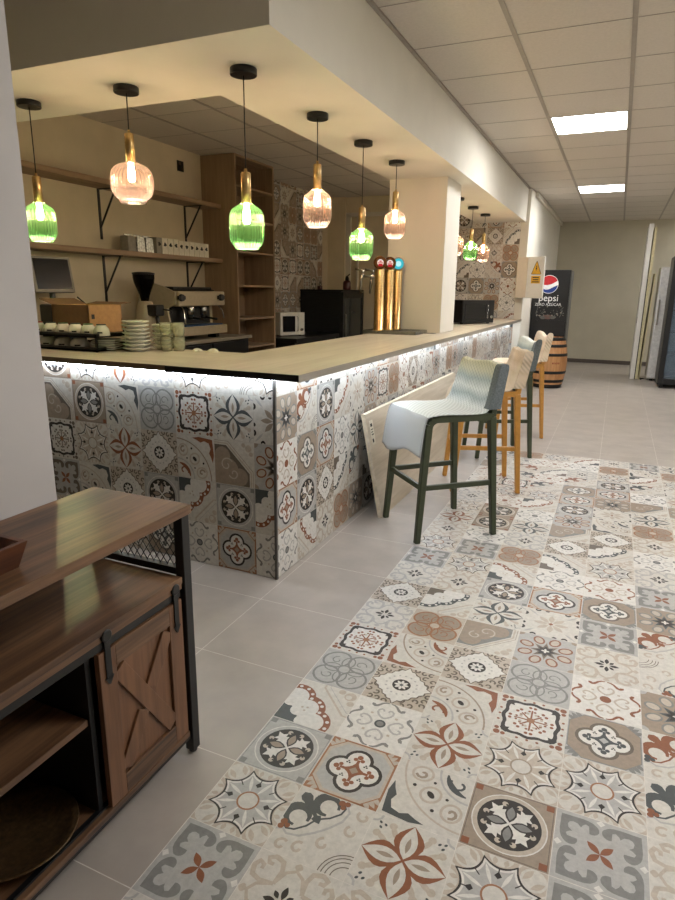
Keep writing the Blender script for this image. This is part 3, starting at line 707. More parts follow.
# ------------------------------------------------------------------ left wall: shelves
def wall_shelf(z, y0, y1, label, ups):
    t = thing('wall_shelf', label, 'shelf', (XL, y0, z), 0)
    part('board', t, M_oaky, ((0, 0, -.042), (.25, y1 - y0, 0)), bevel=.003)
    for y in (1.99, 3.19):
        b = MB(); b.box((0, y - y0 - .012, -.46), (.008, y - y0 + .012, -.042), M_black); b.box((0, y - y0 - .012, -.05), (.22, y - y0 + .012, -.042), M_black)
        b.tube([(.004, y - y0, -.36), (.20, y - y0, -.05)], .009, M_black, 6); b.build('bracket', t)
wall_shelf(2.245, .52, 3.495, 'upper empty oak wall shelf on black brackets, below the ceiling', 1)
wall_shelf(1.69, .52, 3.495, 'lower oak wall shelf on black brackets, carrying a row of small white boxes', 1)
M_ink = mat('dark_print', (.10, .10, .10), .6); M_boxw = mat('white_card', (.88, .86, .80), .7); M_foil = mat('silver_foil', (.62, .62, .60), .3, .7, var=.25, scale=60)
M_boxg = mat('grey_card', (.55, .53, .49), .7)
names = ['first silver foil pack at the left end of the row on the lower shelf', 'second silver foil pack from the left on the lower shelf', 'third silver foil pack, next to the white boxes on the lower shelf']
y = 2.09
for k in range(3):
    t = thing('foil_pack', names[k], 'pack', (-2.70, y, 1.69), 0, 'silver packs on the lower shelf'); y += .118
    b = MB(); b.hexa([(-.06, 0, 0), (.04, 0, 0), (.04, .105, 0), (-.06, .105, 0), (-.055, .004, .135), (.035, .004, .135), (.035, .101, .135), (-.055, .101, .135)], M_foil if k else M_boxg); b.build('body', t, .006)
    part('seal', t, M_foil, ((-.012, .004, .135), (-.006, .101, .15)))
word = ['first', 'second', 'third', 'fourth', 'fifth', 'sixth', 'seventh', 'eighth', 'ninth', 'tenth']
for k in range(10):
    t = thing('tea_box', '%s small white box from the left in the white row on the lower shelf' % word[k], 'box', (-2.69, y, 1.69), 0, 'small white boxes on the lower shelf'); y += .083
    m = M_boxg if k == 0 else M_boxw; hh = .145 if k < 4 else .138
    part('carton', t, m, ((-.06, 0, 0), (.05, .076, hh)), bevel=.002)
    b = MB(); b.poly([(.051, .020 + .022 * cos(w), hh * .62 + .020 * sin(w)) if False else (.0512, .038 + .020 * cos(w) * (1 + .4 * cos(3 * w + k)), hh * .60 + .018 * sin(w)) for w in [2 * pi * i / 16 for i in range(16)]], M_ink)
    if 0: b.poly([(.0512, .016, .024), (.0512, .060, .024), (.0512, .060, .030), (.0512, .016, .030)], M_boxg)
    b.build('printed_label', t)
t = thing('wall_socket', 'small square black switch plate high on the cream wall near the bookcase', 'switch', (XL, 3.15, 2.58))
part('plate', t, M_blackp, ((0, -.05, -.05), (.010, .05, .05)), bevel=.003)
part('rocker', t, M_steel, ((.010, -.030, .008), (.013, .0, .034)), ((.010, .010, -.036), (.013, .030, -.014)))

# bookcase
t = thing('bookcase', 'tall open oak bookcase reaching the ceiling at the end of the wall shelves', 'bookcase', (XL, 3.50, 0))
W, D, HB = .82, .43, 2.742
part('side_panel', t, M_oak, ((0, 0, 0), (D, .022, HB)), bevel=.002); part('side_panel', t, M_oak, ((0, W - .03, 0), (D, W, HB)), bevel=.002)
part('back_panel', t, M_oak, ((.002, .022, .08), (.014, W - .03, HB))); part('top_panel', t, M_oaky, ((0, .022, HB - .022), (D, W - .03, HB)))
for z in (.32, .74, 1.06, 1.42, 1.78, 2.12, 2.45): part('shelf', t, M_oaky, ((.014, .022, z - .022), (D - .005, W - .03, z)), bevel=.002)
part('plinth', t, M_oaky, ((.02, .022, 0), (D - .03, W - .03, .08)))

# back counter along the left wall
t = thing('back_counter', 'dark bar cabinet with pale top along the left wall under the espresso machine', 'cabinet', (XL, .75, 0))
part('carcass', t, M_blackp, ((0.005, 0, .06), (.55, 2.745, .86))); part('counter_top', t, M_topedge, ((0.005, 0, .86), (.60, 2.745, .89)), bevel=.003)
for k in range(4): part('door', t, M_black, ((.55, .02 + .68 * k, .09), (.568, .68 + .68 * k, .84)), bevel=.004)
ZB = .89
# espresso machine, front towards +X
M_mach = mat('beige_enamel', (.70, .65, .55), .35, var=.03); M_chrome = mat('chrome', (.8, .8, .8), .12, 1.0, var=.03); M_blue = mat('blue_mat', (.13, .30, .48), .6)
t = thing('espresso_machine', 'beige two-group espresso machine with black knobs on the back counter', 'coffee machine', (-2.80, 2.34, ZB))
part('body', t, M_mach, ((0, .02, .06), (.30, .76, .40)), bevel=.01)
b = MB(); prof = [(0, .04), (.40, .04), (.455, .14), (.36, .16), (.33, .30), (.43, .34), (.43, .45), (.30, .50), (.18, .53), (0, .52)]
b.poly([(x, -.012, z) for x, z in prof], M_mach); b.poly([(x, .010, z) for x, z in prof[::-1]], M_mach)
for (x0, z0), (x1, z1) in zip(prof, prof[1:] + prof[:1]): b.poly([(x0, -.012, z0), (x0, .010, z0), (x1, .010, z1), (x1, -.012, z1)], M_mach)
b.build('side_panel', t)
part('front_panel', t, M_mach, ((.30, .02, .32), (.45, .77, .46)), bevel=.012)
part('top_rack', t, M_blackp, ((.04, .06, .46), (.36, .72, .475)), ((.06, .08, .475), (.34, .70, .50)), bevel=.01)
part('drip_tray', t, M_mach, ((.05, .012, .045), (.47, .77, .13)), bevel=.006); part('tray_grille', t, M_blue, ((.30, .10, .131), (.46, .70, .142)), label='blue cup mat on the drip tray')
for y in (.04, .68): 
    b = MB(); b.lathe([(.030, 0), (.034, .01), (.030, .035)], M_blackp, n=20, M=Matrix.Rotation(pi / 2, 3, 'Y')); b.box((.004, -.05, -.016), (.026, .05, .016), M_blackp); b.build('knob', t, loc=(.45, y, .40))
for y in (.27, .48):
    b = MB(); b.lathe([(.030, -.10), (.034, -.09), (.034, -.03), (.026, 0)], M_chrome, n=20); g = b.build('group_head', t, loc=(.385, y, .33))
    b = MB(); b.lathe([(.030, -.135), (.030, -.10)], M_black, n=18); b.tube([(.02, 0, -.12), (.16, 0, -.135)], .011, M_blackp, 8); pf = b.build('portafilter', g)
b = MB(); b.tube([(.40, .11, .33), (.43, .11, .28), (.44, .11, .20), (.45, .11, .145)], .007, M_chrome, 8); b.build('steam_wand', t)
b = MB(); b.tube([(.40, .70, .33), (.45, .72, .27), (.46, .73, .19)], .007, M_chrome, 8); b.build('steam_wand', t)
part('splash_panel', t, M_black, ((.295, .06, .145), (.305, .70, .32)))
for yy in (.08, .66): part('foot', t, M_blackp, ((.30, yy, 0), (.40, yy + .06, .045))); part('foot', t, M_blackp, ((.05, yy, 0), (.12, yy + .06, .045)))
# grinder
t = thing('coffee_grinder', 'beige coffee grinder with dark bean hopper left of the espresso machine', 'coffee grinder', (-2.54, 2.12, ZB))
b = MB(); b.box((-.10, -.085, 0), (.10, .085, .05), M_mach); b.lathe([(.085, .05), (.088, .20), (.080, .30), (.060, .37)], M_mach, n=24); b.build('base', t, .006)
M_hop = clear('smoked_plastic', (.25, .22, .20), .2, .5, (.06, .05, .05))
b = MB(); b.lathe([(.035, .37), (.045, .42), (.088, .53), (.095, .57), (.095, .60)], M_hop, n=28, capt=False); b.build('bean_hopper', t)
b = MB(); b.lathe([(.098, .60), (.10, .615), (.06, .622)], M_blackp, n=28); b.build('lid', t)
b = MB(); b.box((.05, -.05, .24), (.16, .07, .34), M_blackp); b.tube([(.12, .01, .24), (.13, .01, .13)], .02, M_blackp, 10); b.build('dosing_chamber', t, .015)
b = MB(); b.tube([(.14, .03, .30), (.20, .09, .29), (.22, .10, .27)], .007, M_blackp, 8); b.build('dosing_lever', t)
b = MB(); b.tube([(.09, -.03, .11), (.17, -.03, .11)], .006, M_chrome, 8); b.tube([(.09, .05, .11), (.17, .05, .11)], .006, M_chrome, 8); b.build('portafilter_fork', t)

# monitor on the back counter
t = thing('monitor', 'grey framed computer monitor tilted on the back counter at far left', 'monitor', (-2.62, 1.20, ZB), radians(-10))
M_bez = mat('grey_plastic', (.55, .53, .50), .5); M_scr = mat('dark_screen', (.05, .055, .06), .2)
Rm = Matrix.Translation((0, 0, .44)) @ Matrix.Rotation(radians(-10), 4, 'Y') @ Matrix.Translation((0, 0, .0))
b = MB(); b.box((-.02, -.165, 0), (.02, .165, .27), M_bez, Rm); b.build('bezel', t, .005)
b = MB(); b.box((.0195, -.145, .024), (.0215, .145, .252), M_scr, Rm); b.build('screen', t)
b = MB(); b.box((-.09, -.12, 0), (.12, .12, .02), M_blackp); b.tube([(-.03, 0, .02), (-.04, 0, .46)], .022, M_blackp, 12); b.build('stand', t, .004)
t = thing('receipt_printer', 'black till printer below the monitor, behind the cardboard box', 'printer', (-2.60, 1.16, ZB + .02), radians(-6))
part('housing', t, M_blackp, ((.13, -.22, 0), (.33, .02, .34)), bevel=.012); part('paper_slot', t, M_bez, ((.20, -.20, .34), (.215, 0, .343)))
b = MB(); b.tube([(-2.50, 1.30, 1.30), (-2.47, 1.36, 1.24), (-2.48, 1.42, 1.17), (-2.50, 1.45, 1.02), (-2.50, 1.44, .895)], .006, M_blackp, 8)
o = b.build('cable'); tag(o, 'thin black cable hanging from the monitor behind the cardboard box', 'cable')

# ------------------------------------------------------------------ things on the left worktop
def rz(x, y, a=0): return Matrix.Translation((x, y, 0)) @ Matrix.Rotation(a, 4, 'Z')
t = thing('cup_rack', 'low two-level black cup rack on the left worktop, full of white cups', 'rack', (-1.625, .45, ZT))
RL, RW = .335, .20
for nm, z in (('lower_tray', .004), ('upper_tray', .080)):
    part(nm, t, M_blackp, ((-RL, -RW, z), (RL, RW, z + .010)), ((-RL, -RW, z), (RL, -RW + .006, z + .022)), ((-RL, RW - .006, z), (RL, RW, z + .022)), ((-RL, -RW, z), (-RL + .006, RW, z + .022)), ((RL - .006, -RW, z), (RL, RW, z + .022)))
for sx in (-1, 1):
    for sy in (-1, 1): part('post', t, M_blackp, ((sx * (RL - .012) - .005, sy * (RW - .012) - .005, 0), (sx * (RL - .012) + .005, sy * (RW - .012) + .005, .082)))
M_lidg = mat('green_print', (.28, .42, .24), .6); M_lidr = mat('red_print', (.66, .22, .20), .6); M_lidd = mat('dark_green_print', (.14, .18, .14), .6)
def cup(x, y, z, label, band, r=.040, h=.058, upside=True):
    t = thing('coffee_cup', label, 'cup', (x, y, z), 0, 'white cups on the black rack')
    if upside: P = [(r, 0), (r * .99, h * .3), (r * .88, h * .65), (r * .62, h * .92), (r * .55, h)]
    else: P = [(r * .55, 0), (r * .75, h * .2), (r * .95, h * .6), (r, h), (r * .93, h), (r * .88, h * .6), (r * .5, h * .15)]
    b = MB(); b.lathe(P, M_white, n=24); b.build('bowl', t)
    if band:
        b = MB(); zz = h + .0005; b.lathe([(r * .55, h - .002), (r * .60, zz), (r * .56, zz + .004), (r * .5, zz + .004)], band, n=20); b.build('foot_ring', t)
    b = MB()
    def cr(zz): return (r * .985 if upside else r * .95) + .0012 - (r * .12 * (zz - .3) if upside else 0)
    A = [-1.0 - .30 + .10 * q for q in range(7)]
    b.poly([(cr(.24) * cos(w), cr(.24) * sin(w), h * .24) for w in A] + [(cr(.38) * cos(w), cr(.38) * sin(w), h * .38) for w in A[::-1]], M_ink)
    b.build('printed_word', t)
    b = MB(); b.tube([(r * .9 * cos(2.2) * (1 + q), r * .9 * sin(2.2) * (1 + q), zz) for q, zz in ((0, h * .2), (.35, h * .25), (.45, h * .5), (.3, h * .7), (-.05, h * .72))], .005, M_white, 8); b.build('handle', t)
bands = [M_lidd, M_lidr, M_lidd, M_lidg, M_lidd, M_lidg, M_lidd]
lab = ['leftmost white cup on the upper rack level, half behind the partition', 'white cup with a red top second from left on the upper rack level', 'third white cup from left on the upper rack level, next to the red topped one',
       'fourth white cup from left on the upper rack level, in the middle of the row', 'fifth white cup from left on the upper rack level, green top', 'sixth white cup from left on the upper rack level, green top, last but one', 'rightmost white cup on the upper rack level beside the red lidded jar']
for k in range(7): cup(-1.90 + .098 * k, .318, ZT + .090, lab[k], bands[k], r=.046 if k != 1 else .038, h=.060)
lab = ['leftmost upturned white cup on the lower rack level', 'second upturned white cup on the lower rack level', 'third upturned white cup on the lower rack level', 'rightmost upturned white cup on the lower rack level beside the plates']
for k in range(4): cup(-1.86 + .125 * k, .315, ZT + .014, lab[k], None, r=.055, h=.056)
t = thing('sugar_jar', 'small white square jar with red lid at the right end of the cup rack', 'jar', (-1.40, .42, ZT + .0)); t.location = (-1.24, .50, ZT)
part('body', t, M_white, ((-.04, -.04, 0), (.04, .04, .125)), bevel=.01); part('lid', t, M_lidr, ((-.036, -.036, .125), (.036, .036, .145)), bevel=.006, label='red lid')
# cardboard box standing on the rack
t = thing('cardboard_box', 'open brown cardboard box standing behind the white cups on the black rack', 'box', (-1.60, .508, ZT + .0905), 0)
bw, bd, bh = .145, .135, .165
mb = MB(); mb.box((-bw, -bd, 0), (bw, bd, .004), M_cardb); mb.box((-bw, -bd, 0), (-bw + .004, bd, bh), M_cardb); mb.box((bw - .004, -bd, 0), (bw, bd, bh), M_cardb); mb.box((-bw, -bd, 0), (bw, -bd + .004, bh), M_cardd); mb.box((-bw, bd - .004, 0), (bw, bd, bh), M_cardb)  # near wall takes the darker cardboard, shade painted into its colour
mb.build('carton', t)
b = MB(); b.hexa([(-bw, bd - .004, bh), (bw, bd - .004, bh), (bw, bd, bh), (-bw, bd, bh), (-bw, bd + .09, bh + .01), (bw, bd + .09, bh + .01), (bw, bd + .09, bh + .014), (-bw, bd + .09, bh + .014)], M_cardd); b.build('flap', t)
b = MB(); b.hexa([(-bw, -bd, bh), (-bw + .004, -bd, bh), (-bw + .004, bd, bh), (-bw, bd, bh), (-bw - .10, -bd, bh + .03), (-bw - .096, -bd, bh + .034), (-bw - .096, bd, bh + .034), (-bw - .10, bd, bh + .03)], M_cardd); b.build('flap', t)
b = MB(); b.poly([(bw + .0006, -bd + .02, .085), (bw + .0006, -bd + .045, .085), (bw + .0006, -bd + .045, .112), (bw + .0006, -bd + .02, .112)], M_ink); b.build('printed_mark', t)
bpos = None
# plates
M_plate = mat('white_plate', (.84, .83, .78), .25, var=.02); M_pale = mat('pale_green_ware', (.84, .84, .74), .3, var=.03)
PL = [(.045, 0), (.050, .003), (.078, .010), (.082, .013), (.078, .0135), (.05, .008), (.0, .007)]
def plate(x, y, z, label, group, sc=1.0, m=M_plate, hs=1.0):
    b = MB(); b.lathe([(r * sc, zz * hs) for r, zz in PL], m, n=32, capt=False); o = b.build('plate'); o.location = (x, y, z)
    return tag(o, label, 'plate', group)
n = 8
ordn = ['bottom', 'second', 'third', 'fourth', 'fifth', 'sixth', 'seventh', 'top']
for k in range(n):
    q = 'topmost' if k == 7 else ('bottom' if k == 0 else ordn[k] + ' from the bottom')
    plate(-1.165 + RNG.uniform(-.003, .003), .435, ZT + .0215 * k, 'white deep saucer, %s, in the tall stack on the left worktop' % q, 'tall stack of white saucers', 1.0 - .008 * k, hs=1.75)
for k in range(5):
    q = 'topmost' if k == 4 else ('bottom' if k == 0 else ordn[k] + ' from the bottom')
    plate(-1.345 + RNG.uniform(-.003, .003), .385, ZT + .0125 * k, 'flat white plate, %s, in the low stack beside the cup rack' % q, 'low stack of white plates', 1.05, hs=1.1)
for k in range(6):
    q = 'topmost' if k == 5 else ('bottom' if k == 0 else ordn[k] + ' from the bottom')
    plate(-1.09, .585, ZT + .024 * k, 'pale green bowl, %s, in the stack behind the tall white saucers' % q, 'stack of pale green bowls', .80, M_pale, hs=2.2)
# glasses
M_glass = clear('clear_glass', (.97, .97, .93), .14, .28, (.90, .89, .78))
def tumbler(x, y, z, label):
    b = MB(); P = [(.026, 0), (.030, .004), (.034, .030), (.0355, .060), (.033, .082), (.031, .082), (.033, .060), (.031, .030), (.026, .008)]
    b.lathe(P, M_glass, n=48, rib=.05, ribs=16); o = b.build('glass_tumbler'); o.location = (x, y, z); tag(o, label, 'glass', 'ribbed glasses on the left worktop')
tumbler(-1.03, .535, ZT, 'ribbed clear glass, lower left one of the glasses stacked beside the bowls')
tumbler(-.965, .565, ZT, 'ribbed clear glass, lower right one of the stacked glasses, beside the crumpled napkins')
tumbler(-1.03, .535, ZT + .082, 'ribbed clear glass, upper left one of the glasses stacked beside the bowls')
tumbler(-.965, .565, ZT + .082, 'ribbed clear glass, upper right one of the stacked glasses, in front of the espresso machine')
# crumpled napkins
M_nap = mat('white_napkin', (.88, .86, .80), .9, bmp=.2)
def napkin(x, y, s, seed, label):
    rr = random.Random(seed); b = MB(); ph = [rr.uniform(0, 6) for _ in range(6)]
    def fn(u, v):
        a = 2 * pi * u; e = pi / 2 * v; R = s * (1 + .25 * sin(3 * a + ph[0]) + .12 * sin(7 * a + ph[1]))
        return (R * cos(a) * cos(e), R * .7 * sin(a) * cos(e), s * .45 * sin(e) * (1 + .3 * sin(4 * a + ph[2])))
    b.grid(fn, 28, 8, M_nap); o = b.build('napkin'); o.location = (x, y, ZT); tag(o, label, 'napkin', 'crumpled napkins on the worktop')
napkin(-.88, .625, .028, 1, 'small crumpled white napkin right beside the ribbed glasses'); napkin(-.76, .62, .036, 5, 'larger crumpled white napkin near the worktop joint')

# ------------------------------------------------------------------ beer taps
t = thing('drip_tray', 'shallow steel drip tray under the three brass beer taps', 'tray', (-.40, 2.82, ZT))
M_tray = mat('brushed_steel', (.55, .55, .52), .32, .9, var=.1)
part('tray', t, M_tray, ((-.24, -.15, 0), (.24, .20, .006)), ((-.24, -.15, 0), (.24, -.142, .028)), ((-.24, .192, 0), (.24, .20, .028)), ((-.24, -.15, 0), (-.232, .20, .028)), ((.232, -.15, 0), (.24, .20, .028)), bevel=.001)
b = MB()
for k in range(22): b.box((-.225 + .0205 * k, -.14, .020), (-.215 + .0205 * k, .19, .024), M_tray)
b.box((-.23, .02, .012), (.23, .03, .020), M_tray); b.build('grille', t)
M_amber = clear('amber_lens', (.62, .45, .28), .3, .35, (.55, .38, .22)); M_red = glow('lit_red', (.78, .14, .18), .45); M_lw = glow('lit_white', (.90, .84, .80), .55); M_cy = glow('lit_cyan', (.25, .75, .80), .5); M_cyw = glow('lit_pale', (.72, .93, .94), .55)
def tap(x, y, label, kind):
    t = thing('beer_tap', label, 'beer tap', (x, y, ZT + .024), 0, 'brass beer taps on the worktop')
    b = MB(); b.lathe([(.047, 0), (.047, .012), (.041, .014), (.041, .505), (.039, .512)], M_brass, n=36); b.build('column', t)
    Mr = Matrix.Rotation(pi / 2, 3, 'X') ; a = radians(28)
    R = Matrix.Rotation(a, 3, 'Z') @ Mr
    b = MB(); b.lathe([(.047, -.022), (.054, -.016), (.054, .016), (.048, .022)], M_amber if kind == 'r' else M_steel, n=30, M=R); b.build('medallion', t, loc=(0, 0, .565))
    dx, dy = sin(a), -cos(a)
    b = MB(); b.lathe([(.027 if kind == 'r' else .045, .0), (.027 if kind == 'r' else .045, .004)], M_lw if kind == 'r' else M_cy, n=28, M=R); o = b.build('lit_badge', t, loc=(.023 * dx, .023 * dy, .565)); o['label'] = 'lit red and white badge' if kind == 'r' else 'lit turquoise ring'
    if kind == 'r':
        b = MB(); 
        for z0, z1, w, m in ((-.030, -.008, .018, M_red), (-.004, .002, .022, M_red), (.006, .016, .010, M_red)):
            P = [Vector((-w, z0, .0046)), Vector((w, z0, .0046)), Vector((w, z1, .0046)), Vector((-w, z1, .0046))]; b.poly([R @ p for p in P], m)
        b.build('badge_print', t, loc=(.023 * dx, .023 * dy, .565))
    else:
        b = MB(); b.lathe([(.024, .0), (.024, .0055)], M_cyw, n=24, M=R); b.build('badge_centre', t, loc=(.023 * dx, .023 * dy, .565))
    b = MB(); b.tube([(-.03, 0, .455), (-.16, 0, .455)], .011, M_steel, 12); b.tube([(-.155, 0, .475), (-.165, 0, .44), (-.175, 0, .31)], [.016, .014, .008], M_steel, 12); b.build('spout', t)
    b = MB(); b.tube([(-.155, 0, .47), (-.15, 0, .505), (-.225, 0, .515)], .010, M_steel, 10); b.build('handle', t)
tap(-.505, 2.70, 'brass beer tap column with red and white lit badge, nearest and leftmost of the three', 'r')
tap(-.465, 2.83, 'brass beer tap column with red and white lit badge, middle one of the three', 'r')
tap(-.428, 2.945, 'brass beer tap column with turquoise lit badge, rightmost against the column', 'c')
o = part('worktop_outlet', None, M_tray, ((-.17, 2.93, ZT), (-.07, 3.0, ZT + .006)), bevel=.002); tag(o, 'small flat metal outlet cover on the worktop at the foot of the column', 'outlet')

# ------------------------------------------------------------------ black microwave past the column
def microwave(name_label, pos, ang, w, d, h, body, front, win):
    t = thing('microwave', name_label, 'microwave', pos, ang)
    part('body', t, body, ((-d, -w / 2, .012), (-.02, w / 2, h)), bevel=.006)
    part('door', t, front, ((-.02, -w / 2 , .012), (0, w / 2 - .10, h)), bevel=.004)
    part('window', t, win, ((.0, -w / 2 + .04, .055), (.0025, w / 2 - .15, h - .045)), label='dark glass window')
    part('control_panel', t, front, ((-.02, w / 2 - .098, .012), (0, w / 2, h)), bevel=.004)
    b = MB(); b.tube([(0, w / 2 - .12, .06), (.022, w / 2 - .12, .07), (.022, w / 2 - .12, h - .06), (0, w / 2 - .12, h - .05)], .006, M_steel, 8); b.build('handle', t)
    b = MB(); b.lathe([(.020, 0), (.018, .018)], M_steel, n=18, M=Matrix.Rotation(pi / 2, 3, 'Y')); b.build('dial', t, loc=(0, w / 2 - .05, .08))
    for sx in (-d + .04, -.05):
        for sy in (-w / 2 + .04, w / 2 - .04): part('foot', t, M_blackp, ((sx - .012, sy - .012, 0), (sx + .012, sy + .012, .012)))
M_win = mat('smoked_window', (.10, .10, .11), .12, var=.1)
microwave('black microwave standing on the long worktop past the white column', (-.10, 4.95, ZT), radians(-34), .50, .34, .27, M_blackp, M_black, M_win)

# ------------------------------------------------------------------ far kitchen corner behind the bar
M_dark = mat('dark_steel', (.18, .19, .20), .35, .7, var=.12, stretch=(1, 1, 14), scale=8)
t = thing('prep_table', 'low dark steel kitchen table under the small white microwave', 'table', (XL + .02, 4.40, 0))
part('top', t, M_dark, ((0, 0, .74), (.66, 1.30, .79)), bevel=.004); 
part('cabinet', t, M_dark, ((0.02, .02, .10), (.62, 1.28, .74)))
for sx in (.03, .58):
    for sy in (.03, 1.24): part('leg', t, M_dark, ((sx, sy, 0), (sx + .04, sy + .04, .10)))
wall('trim_4', M_wall, ((XL + .009, 4.40, .80), (XL + .03, 5.70, .93)))
microwave('small white microwave with dark window in the far kitchen corner', (-2.47, 4.82, .79), radians(-28), .38, .28, .30, M_white, M_white, M_win)
t = thing('refrigerator', 'large dark steel undercounter refrigerator with glass door in the far kitchen corner', 'refrigerator', (XL + .02, 5.78, 0))
part('body', t, M_dark, ((0, 0, .06), (.64, .78, 1.36)), bevel=.006); part('top_panel', t, M_dark, ((-.0, -.01, 1.36), (.67, .79, 1.385)), bevel=.003)
part('door_frame', t, M_dark, ((.64, .0, .08), (.675, .06, 1.35)), ((.64, .72, .08), (.675, .78, 1.35)), ((.64, .06, .08), (.675, .72, .15)), ((.64, .06, 1.27), (.675, .72, 1.35)))
part('door_glass', t, mat('fridge_glass', (.16, .18, .19), .1), ((.645, .06, .15), (.665, .72, 1.27))); part('handle', t, M_steel, ((.675, .05, .60), (.70, .075, 1.05)))
for sy in (.05, .69): part('foot', t, M_blackp, ((.05, sy, 0), (.12, sy + .05, .06))); part('foot', t, M_blackp, ((.52, sy, 0), (.59, sy + .05, .06)))
M_dkred = mat('dark_red', (.26, .06, .07), .35)
t = thing('bottle', 'dark red canister with black top standing on the dark refrigerator', 'canister', (-2.30, 6.20, 1.385))
b = MB(); b.lathe([(.055, 0), (.058, .01), (.058, .10), (.045, .13)], M_dkred, n=24); b.build('body', t)
b = MB(); b.lathe([(.03, .13), (.026, .17), (.012, .20)], M_blackp, n=18); b.tube([(0, 0, .19), (.05, -.02, .22)], .008, M_blackp, 8); b.build('top', t)
t = thing('red_tin', 'tiny red tin on the left rear of the dark refrigerator', 'tin', (-2.62, 5.95, 1.385))
b = MB(); b.lathe([(.035, 0), (.037, .004), (.037, .045), (.034, .05)], M_dkred, n=20); b.build('can', t); b = MB(); b.lathe([(.034, .05), (.03, .053)], M_steel, n=20); b.build('lid', t)

# ------------------------------------------------------------------ slab leaning on the bar
M_slab = wood('travertine_slab', (.70, .65, .57), (.82, .78, .71), 1, .4, 5)
M_raw = mat('raw_edge', (.84, .79, .71), .8, var=.08)
t = thing('stone_slab', 'long beige stone slab leaning on edge against the tiled bar behind the stools', 'slab', (0, 0, 0))
y0, y1 = 1.02, 3.3; xb, xt, zt, th = .175, .045, .645, .028
b = MB(); nx, nz = (zt, xb - xt); l = math.hypot(nx, nz); ox, oz = nx / l * th, nz / l * th
b.hexa([(xb - ox, y0, .0), (xb, y0, 0.0), (xb, y1, 0), (xb - ox, y1, 0), (xt - ox, y0 , zt - .0), (xt, y0, zt + oz * .0), (xt, y1, zt), (xt - ox, y1, zt)], M_slab)
b.m[-6:] = [b.slot(M_raw), b.slot(M_raw), b.slot(M_raw), b.slot(M_slab), b.slot(M_raw), b.slot(M_slab)]
b.build('slab', t)
def onslab(y, k, e=.0008): x = xb + (xt - xb) * k; return (x + e, y, zt * k + e * .2)
b = MB(); b.poly([onslab(y0 + .04, .70), onslab(y0 + .10, .70), onslab(y0 + .10, .93), onslab(y0 + .04, .93)], M_boxw); o = b.build('sticker', t); o['label'] = 'white paper label with printed codes'
b = MB()
for k, (a, c, w) in enumerate([(.72, .755, .022), (.79, .80, .036), (.815, .823, .03), (.84, .848, .036), (.87, .90, .03)]): b.poly([onslab(y0 + .05, a, .0016), onslab(y0 + .05 + w, a, .0016), onslab(y0 + .05 + w, c, .0016), onslab(y0 + .05, c, .0016)], M_ink)
b.build('sticker_print', t)

# ------------------------------------------------------------------ bar stools
M_olive = mat('olive_green_plastic', (.215, .245, .165), .38, var=.06); M_ochre = mat('ochre_plastic', (.74, .53, .24), .38, var=.05)
def woven(name, c1, c2, c3, film=.0):
    """loosely woven cloth / packing sheet with soft bands"""
    m, nt, b = new_mat(name)
    tc = nt.nodes.new('ShaderNodeTexCoord'); sp = nt.nodes.new('ShaderNodeSeparateXYZ'); nt.links.new(tc.outputs['Generated'], sp.inputs[0])
    f = noise(nt, tc.outputs['Generated'], 3.0, 4)
    ad = nt.nodes.new('ShaderNodeMath'); ad.operation = 'MULTIPLY_ADD'; nt.links.new(f, ad.inputs[0]); ad.inputs[1].default_value = .16; nt.links.new(sp.outputs['Z'], ad.inputs[2])
    cr = ramp(nt, ad.outputs[0], [(.40, c1), (.60, c1), (.70, c2), (.78, c1), (.88, c2), (.97, c3)])
    ck = nt.nodes.new('ShaderNodeTexWave'); ck.inputs['Scale'].default_value = 20; ck.bands_direction = 'X'
    ck2 = nt.nodes.new('ShaderNodeTexWave'); ck2.inputs['Scale'].default_value = 20; ck2.bands_direction = 'DIAGONAL'
    nt.links.new(tc.outputs['Object'], ck.inputs['Vector']); nt.links.new(tc.outputs['Object'], ck2.inputs['Vector'])
    mul = nt.nodes.new('ShaderNodeMath'); mul.operation = 'MULTIPLY'; nt.links.new(ck.outputs['Fac'], mul.inputs[0]); nt.links.new(ck2.outputs['Fac'], mul.inputs[1])
    mixc = nt.nodes.new('ShaderNodeMix'); mixc.data_type = 'RGBA'; mixc.blend_type = 'MULTIPLY'
    fac = nt.nodes.new('ShaderNodeMath'); fac.operation = 'MULTIPLY'; nt.links.new(mul.outputs[0], fac.inputs[0]); fac.inputs[1].default_value = .7
    nt.links.new(fac.outputs[0], mixc.inputs[0]); nt.links.new(cr, mixc.inputs[6]); mixc.inputs[7].default_value = (.45, .47, .48, 1)
    nt.links.new(mixc.outputs[2], b.inputs['Base Color']); b.inputs['Roughness'].default_value = .8
    bump(nt, b, mul.outputs[0], .25, .001); return m
M_film = clear('packing_film', (.92, .93, .93), .1, .62, (.86, .87, .88))
COV = {0: woven('grey_weave', (.86, .88, .88), (.66, .71, .73), (.80, .80, .72)), 1: woven('cream_weave', (.82, .75, .66), (.78, .70, .60), (.85, .78, .69)),
       2: woven('grey_green_weave', (.80, .82, .80), (.62, .67, .66), (.84, .86, .83)), 3: woven('pale_cream_weave', (.84, .77, .67), (.80, .72, .61), (.86, .80, .72))}
M_band = mat('dark_grey_cloth', (.38, .41, .42), .8, var=.15, scale=120)
